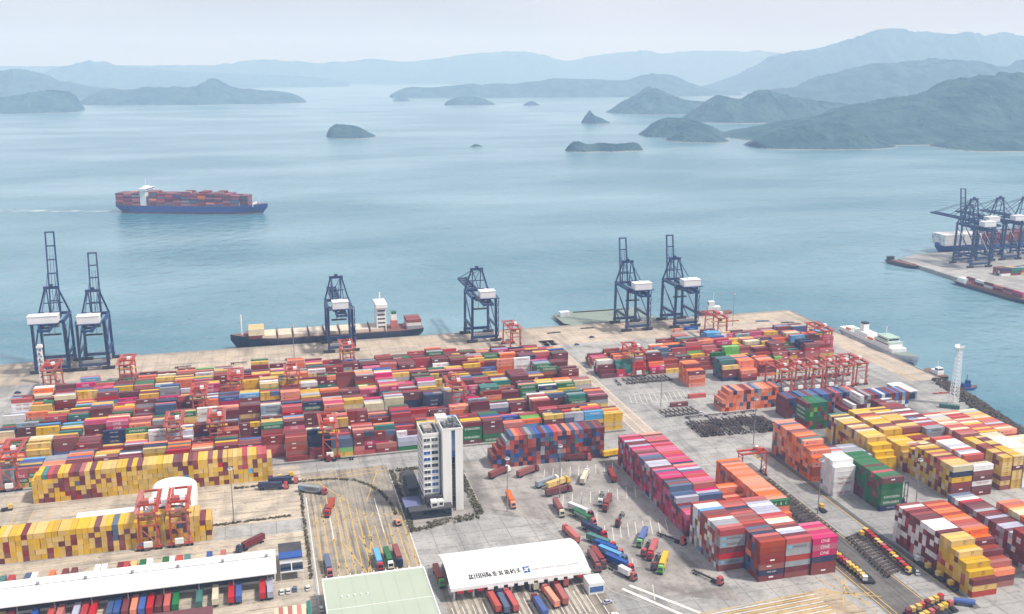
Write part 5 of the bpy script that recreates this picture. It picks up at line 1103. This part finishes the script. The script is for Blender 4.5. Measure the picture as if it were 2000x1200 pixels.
for t in ((120.2, 481.6, 32, 'brown', 'white'), (135.6, 478.9, 29, 'brown', 'maroon'), (141.9, 462.8, 25, 'grey', 'white'), (147.0, 459.8, 24, 'yellow', 'yellow'), (144.4, 450.5, 14, 'maroon', 'maroon'), (163.4, 463.8, 60, 'cream', 'white'), (178.6, 463.0, 81, 'brown', 'maroon'), (117.2, 446.2, -93, 'orange', 'orange'), (19.6, 484.4, -29, 'grey', 'red'), (26.6, 460.3, -105, 'rust', 'red'), (43.5, 400.5, -89, 'lightblue', 'red'), (48.1, 400.7, -89, 'green', 'white'), (52.5, 402.2, -89, 'brown', 'navy'), (21.2, 400.8, -88, 'slate', 'red'), (67.2, 379.6, -89, 'rust', 'lime'), (85.4, 353.8, 93, 'salmon', 'red'), (88.9, 352.1, 91, 'slate', 'navy'), (92.5, 352.4, 93, 'red', 'red'), (102.9, 345.3, 93, 'blue', 'maroon'), (109.4, 351.2, 95, 'orange', 'red'), (114.1, 352.3, 90, 'salmon', 'maroon'), (105.7, 366.5, 89, 'cream', 'white'), (119.3, 366.5, 87, 'red', 'red'), (138.1, 430.6, -93, 'brown', 'cream'), (148.0, 425.1, -60, 'white', 'maroon'), (147.2, 417.4, -66, 'green', 'red'), (147.4, 403.3, -65, 'navy', 'red'), (146.6, 391.4, -55, 'teal', 'red'), (147.7, 384.2, -57, 'blue', 'red'), (147.6, 378.4, -58, 'lightblue', 'slate'), (147.6, 370.4, -61, 'blue', 'red'), (140.3, 377.3, -91, 'brown', 'maroon'), (137.4, 374.9, -94, 'brown', 'brown'), (135.3, 402.4, 97, 'salmon', 'red'), (163.9, 430.1, -120, 'brown', 'brown'), (166.8, 390.4, -124, 'blue', 'lime'), (166.7, 377.8, -124, 'red', 'red'), (166.6, 365.3, -123, 'yellow', 'lime'), (168.3, 490.3, -9, 'maroon', 'red'), (191.1, 491.0, 9, 'yellow', 'brown'), (-0.2, 494.6, -9, 'navy', 'red'), (5.1, 500.3, -6, 'navy', 'red'), (-12.2, 431.3, -140, 'maroon', 'navy')): truck(*t)
truck(146.5, 363.4, -64, 'white', 'rust', 6.06)
for t in ((163.3, 437.5, -114, 'white'), (164.2, 412.7, -121, 'maroon'), (165.5, 381.8, -125, 'red'), (164.8, 369.0, -123, 'maroon'), (180.5, 387.7, -57, 'red'), (181.1, 350.3, -62, 'red'), (241.0, 402.1, -72, 'red'), (37.7, 524.9, 177, 'brown')): truck(t[0], t[1], t[2], None, t[3])
# trailers docked at the warehouse
def docked(lst, ty, cy, rz, side, grp):
    for i, (x, y, c) in enumerate(lst):
        nb = [DV[lst[k][2]] for k in (i - 1, i + 1) if 0 <= k < len(lst)]; btw = f'between {nb[0]} and {nb[1]} ones' if len(nb) == 2 else f'ending the row beside a {nb[0]} one'
        stamp(CHS, 'container_trailer', f'trailer under the {DV[c]} box {btw}, {side} dock', 'trailer', (x, ty, .03), rz, 'trailers docked at the warehouse ' + grp)
        container(x, cy, 1.49, 12.19, 2.6, PI / 2, c, f'{DV[c]} container docked {btw}, {side}', 'containers docked at the warehouse ' + grp)
docked([(-109.0, 397.1, 'yellow'), (-105.6, 397.1, 'red'), (-96.5, 397.1, 'blue'), (-90.2, 397.1, 'salmon'), (-86.8, 397.1, 'salmon'), (-80.7, 397.1, 'lilac'), (-77.4, 397.1, 'red'), (-74.2, 397.1, 'red'), (-67.7, 397.1, 'slate'), (-64.9, 397.1, 'blue'), (-61.7, 397.1, 'maroon'), (-58.4, 397.1, 'orange'), (-55.3, 397.1, 'blue'), (-52.1, 397.1, 'red'), (-48.7, 397.1, 'maroon'), (-45.5, 397.1, 'salmon'), (-42.2, 397.1, 'green'), (-32.9, 397.1, 'teal'), (-26.5, 397.1, 'cream'), (-20.0, 397.1, 'red'), (-17.0, 397.1, 'blue'), (-7.3, 397.1, 'red'), (-4.2, 397.1, 'lilac')], 388.8, 387.0, PI / 2, 'warehouse shed side', 'front')
docked([q_ for q_ in ((-115.4, 423.3, 'teal'), (-112.0, 423.7, 'red'), (-105.4, 423.5, 'slate'), (-102.7, 423.5, 'white'), (-95.7, 423.8, 'orange'), (-90.4, 424.1, 'maroon'), (-86.8, 423.9, 'maroon'), (-77.2, 424.1, 'white'), (-74.4, 424.0, 'white'), (-67.8, 424.3, 'maroon'), (-65.2, 424.5, 'salmon'), (-62.0, 424.5, 'yellow'), (-58.5, 424.5, 'green'), (-55.5, 424.4, 'white'), (-48.9, 424.0, 'green'), (-46.0, 423.9, 'white'), (-43.0, 424.2, 'salmon'), (-39.6, 424.3, 'teal'), (-30.1, 424.5, 'blue'), (-24.1, 425.0, 'salmon'), (-20.5, 424.8, 'slate')) if not (q_[2] == 'slate' and q_[0] > -22)], 416.4, 418.2, -PI / 2, 'warehouse back', 'back')
# parked empty trailers
def park(pts, label, group):
    for q_ in pts: stamp(PK, 'chassis_trailer', label, 'trailer', (q_[0], q_[1], .03 + (q_[3] if len(q_) > 3 else 0)), q_[2], group)
mb = MB().box(-6, 6, -.5, -.25, .95, 1.3).box(-6, 6, .25, .5, .95, 1.3)
for x in (-5.9, -2, 2, 5.6): mb.box(x, x + .35, -1.2, 1.2, 1.31, 1.4)
pf = mb.mesh('trailer_frame', M['chassis']); mb = MB()
for x in (-5, -3.8):
    for y in (-.95, .95): mb.cyl((x, y - .15, .5), (x, y + .15, .5), .5, 8)
pw_ = mb.mesh('axle_wheels', M['tyre']); PK = [('trailer_frame', pf), ('axle_wheels', pw_), ('landing_leg', MB().box(3, 3.2, -.5, .5, .02, .94).mesh('landing_leg', M['chassis']))]
rp = random.Random(31)
for k in range(2): park([(253.5 + 2.2 * i + rp.uniform(-.3, .3) + 1.1 * k, 510.5 + 13.2 * r0 + rp.uniform(-.9, .9) - .12 * i, PI / 2 + rp.uniform(-.07, .07), k * 1.45) for r0 in range(2) for i in range(24) if rp.random() < (.95 if k == 0 else .5)], 'empty dark chassis trailer in the dense field beside the orange stack', 'chassis trailers in the dense field')
park([(262 + 13 * i, 537 + rp.uniform(-.5, .5), rp.uniform(-.03, .03)) for i in range(4)] + [(246 + 3.1 * i, 548 + rp.uniform(-.5, .5), PI / 2 + .1) for i in range(8)], 'empty dark chassis trailer in the thin row before the orange wall', 'chassis trailers before the orange wall')
park([(254.5, 372 + 3 * i + rp.uniform(-.3, .3), R(20) + rp.uniform(-.06, .06)) for i in range(22)], 'empty dark chassis trailer in the row along the gantry runway', 'chassis trailers along the gantry runway')
park([(240 + 3.2 * i, 616 + rp.uniform(-.6, .6), PI / 2 + rp.uniform(-.08, .08)) for i in range(14) if rp.random() < .9], 'empty dark chassis trailer in front of the upper mixed yard', 'chassis trailers before the upper yard')
park([(262.5 + .32 * i, 333.5 + 2.7 * i, R(18) + rp.uniform(-.06, .06)) for i in range(14)], 'empty dark chassis trailer behind the yellow and red yard tractors', 'chassis trailers behind the yard tractors')
park([(150 + 14 * i, 713 + rp.uniform(-2, 2), rp.uniform(-.05, .05)) for i in range(3)] + [(-60 + 40 * i, 500 - 470 * 0 + 232, 0) for i in range(3)], 'empty chassis trailer standing on the quay apron', 'chassis trailers on the apron')
# yard tractors
ytb = MB().box(-2.8, 2.6, -1.2, 1.2, .55, 1.25).box(-2.6, .4, -.5, .5, 1.26, 1.5).mesh('tractor_body', M['dark'])
ytc = MB().box(.5, 2.5, -1.2, .6, 1.26, 3.0).mesh('cab', M['yel']); ytr = MB().box(.4, 2.6, -1.3, .7, 3.01, 3.2).mesh('cab_roof', M['yel']); ytg = MB().box(2.51, 2.56, -1.0, .4, 1.9, 2.8).mesh('windscreen', M['glass'])
YT = [('tractor_body', ytb), ('cab', ytc), ('>cab_roof', ytr), ('>windscreen', ytg)] + [('wheel', wheel, (x, y, .5)) for x in (-1.7, 1.9) for y in (-1.05, 1.05)]
def ytract(x, y, a, c, label, group): stamp(YT, 'yard_tractor', label, 'tractor', (x, y, .04), a, group, {'cab': VP[c], 'cab_roof': VP[c]})
for i in range(13):
    c = 'yellow' if i not in (6, 7, 12) else ('white' if i == 12 else 'red'); c = c if i != 0 else 'white'
    ytract(247.5 + rp.uniform(-.3, .3), 329.5 + 2.55 * i, R(160) + rp.uniform(-.08, .08), c, f'{c} yard tractor in the row beside the short magenta topped stack', 'yard tractors beside the magenta topped stack')
for i in range(15):
    c = 'red' if i % 5 in (1, 2, 3) else 'yellow'
    ytract(270.3 + .3 * i + rp.uniform(-.3, .3), 332 + 2.7 * i, R(200) + rp.uniform(-.08, .08), c, f'{c} yard tractor in the double row in front of the chequered stack', 'yard tractors in the double row')
for i, (y, c) in enumerate(((316, 'yellow'), (324, 'yellow'), (331, 'yellow'), (338, 'white'), (366, 'yellow'), (397, 'yellow'))):
    ytract(279 if i < 4 else 277 - i * 2, y, PI / 2, c, f'{c} yard tractor at the foot of the chequered stack' if i < 4 else 'yellow yard tractor driving on the gantry runway', 'yard tractors by the chequered stack' if i < 4 else 'yard tractors driving on the runway')
for i in range(16):
    c = ('maroon', 'yellow', 'yellow', 'red')[i % 4]
    ytract(247 + 2.9 * (i % 8) + rp.uniform(-.4, .4), 301 - 5.4 * (i // 8) + .9 * (i % 8), PI / 2 + rp.uniform(-.1, .1), c, f'{DV[c]} yard tractor in the cluster below the yellow staircase', 'yard tractors below the yellow staircase')
for x, y in ((-131, 503), (2, 506), (8, 508)): ytract(x, y, .2, 'yellow', 'yellow yard tractor on the road by the yellow container wall', 'yard tractors by the yellow wall')
ytract(57.5, 437, -PI / 2 + .2, 'orange', 'orange yard tractor alone on the striped lanes', 'yard tractors on the striped lanes')
# blue tank trailer and dark reach stacker masts
stamp([('tank', MB().cyl((-4, 0, 1.9), (4, 0, 1.9), 1.2, 14).mesh('tank', VP['blue'])), ('trailer_frame', MB().box(-4, 5, -.5, .5, .9, 1.2).mesh('trailer_frame', M['dark'])), ('wheel', wheel, (-2.5, -1, .5)), ('wheel', wheel, (-2.5, 1, .5)), ('wheel', wheel, (3.5, -1, .5)), ('wheel', wheel, (3.5, 1, .5))],
      'tank_trailer', 'blue tank trailer beside the cluster of yard tractors', 'trailer', (275, 303.5, .04), R(150))
RS = thing('container_stacker', 'dark empty container stacker with tall mast beside the green stack', 'forklift', (309.8, 391, .03), PI / 2)
obj('mast', MB().box(-.9, -.6, -1.1, -.8, .3, 14).box(-.9, -.6, .8, 1.1, .3, 14).box(-.9, -.6, -.79, .79, 13.5, 13.9).box(-.9, -.6, -.79, .79, 6, 6.4).mesh('mast', M['dark']), RS)
obj('body', MB().box(-.5, 4.5, -1.3, 1.3, .7, 2.4).mesh('body', VP['navy']), RS); obj('cab', MB().box(.6, 2.4, -1, 1, 2.41, 4).mesh('cab', M['glass']), RS)
for x in (0, 3.6):
    for y in (-1.2, 1.2): obj('wheel', wheel, RS, (x, y, .5))
# cars
cb = MB().add([(-2.1, -.88, .35), (2.1, -.88, .35), (2.1, .88, .35), (-2.1, .88, .35), (-2.1, -.88, .95), (2.05, -.85, .85), (2.05, .85, .85), (-2.1, .88, .95)], [(0, 3, 2, 1), (4, 5, 6, 7), (0, 1, 5, 4), (1, 2, 6, 5), (2, 3, 7, 6), (3, 0, 4, 7)]).mesh('car_body', VP['white'])
cg = MB().add([(-1.7, -.8, .9), (1.1, -.8, .9), (1.1, .8, .9), (-1.7, .8, .9), (-1.2, -.68, 1.45), (.4, -.68, 1.45), (.4, .68, 1.45), (-1.2, .68, 1.45)], [(4, 5, 6, 7), (0, 1, 5, 4), (1, 2, 6, 5), (2, 3, 7, 6), (3, 0, 4, 7)]).mesh('cabin_glass', M['glass'])
cr = MB().box(-1.2, .4, -.66, .66, 1.46, 1.52).mesh('car_roof', VP['white'])
cw = MB().cyl((0, -.12, 0), (0, .12, 0), .32, 8).mesh('wheel', M['tyre'])
CAR = [('car_body', cb), ('cabin_glass', cg), ('>car_roof', cr)] + [('wheel', cw, (x, y, .33)) for x in (-1.3, 1.3) for y in (-.8, .8)]
for x, y, a, c, wh_ in ((0.5, 386, 1.57, 'white', 'in the row in front of the site office'), (3.2, 386, 1.57, 'white', 'in the row in front of the site office'), (6, 387, 1.57, 'slate', 'in the row in front of the site office'), (11.4, 386.5, 1.57, 'white', 'apart on the road beside the site office'), (15.8, 368, 1.57, 'white', 'beside the flat green canopy'),
                      (16.2, 359, 1.57, 'navy', 'beside the flat green canopy'), (273, 331, 1.1, 'white', 'alone on the road by the double row of yard tractors'), (132, 343, .2, 'lilac', 'by the office at the end of the curved gate'), (131, 333, .3, 'white', 'by the lanes below the curved gate'), (284, 466, 1.2, 'white', 'by the tall orange stack'),
                      (270, 543, .4, 'white', 'by the chassis trailers before the orange wall'), (291, 512, .3, 'white', 'among the dense chassis trailers'), (279, 505, .4, 'white', 'among the dense chassis trailers'), (-166, 700, 0, 'navy', 'on the empty concrete left of the mixed yard'), (243, 715, 0, 'slate', 'on the apron by the yard road'), (262, 733, .1, 'navy', 'on the apron behind the flat barge')):
    stamp(CAR, 'parked_car', f'{DV[c]} car {wh_}', 'car', (x, y, .04), a, 'cars about the terminal', {'car_body': VP[c], 'car_roof': VP[c]})
# spare spreaders and gear laid out on the apron
gm = MB().box(-6, 6, -1, -.7, .05, .5).box(-6, 6, .7, 1, .05, .5).box(-.6, .6, -.69, .69, .05, .9).box(-6, -5.6, -.69, .69, .05, .5).box(5.6, 6, -.69, .69, .05, .5)
for x, y, c in ((150, 716, 'dark'), (168, 718, 'dark'), (236, 755, 'dark'), (268, 762, 'dark'), (400, 752, 'rtg'), (425, 745, 'hull_blue'), (444, 735, 'dark'), (310, 762, 'dark'), (128, 729, 'dark'), (341, 738, 'orange'), (425, 545, 'rtg'), (447, 538, 'rtg'), (452, 520, 'dark')):
    tag(obj('spare_spreader', gm.mesh('spare_spreader', M[c]), None, (x, y, .03), rp.uniform(-.2, .2)), {'dark': 'dark', 'rtg': 'orange red', 'hull_blue': 'blue', 'orange': 'orange'}[c] + ' spare lifting frame lying on the quay apron', 'lifting frame', 'spare lifting frames on the apron')
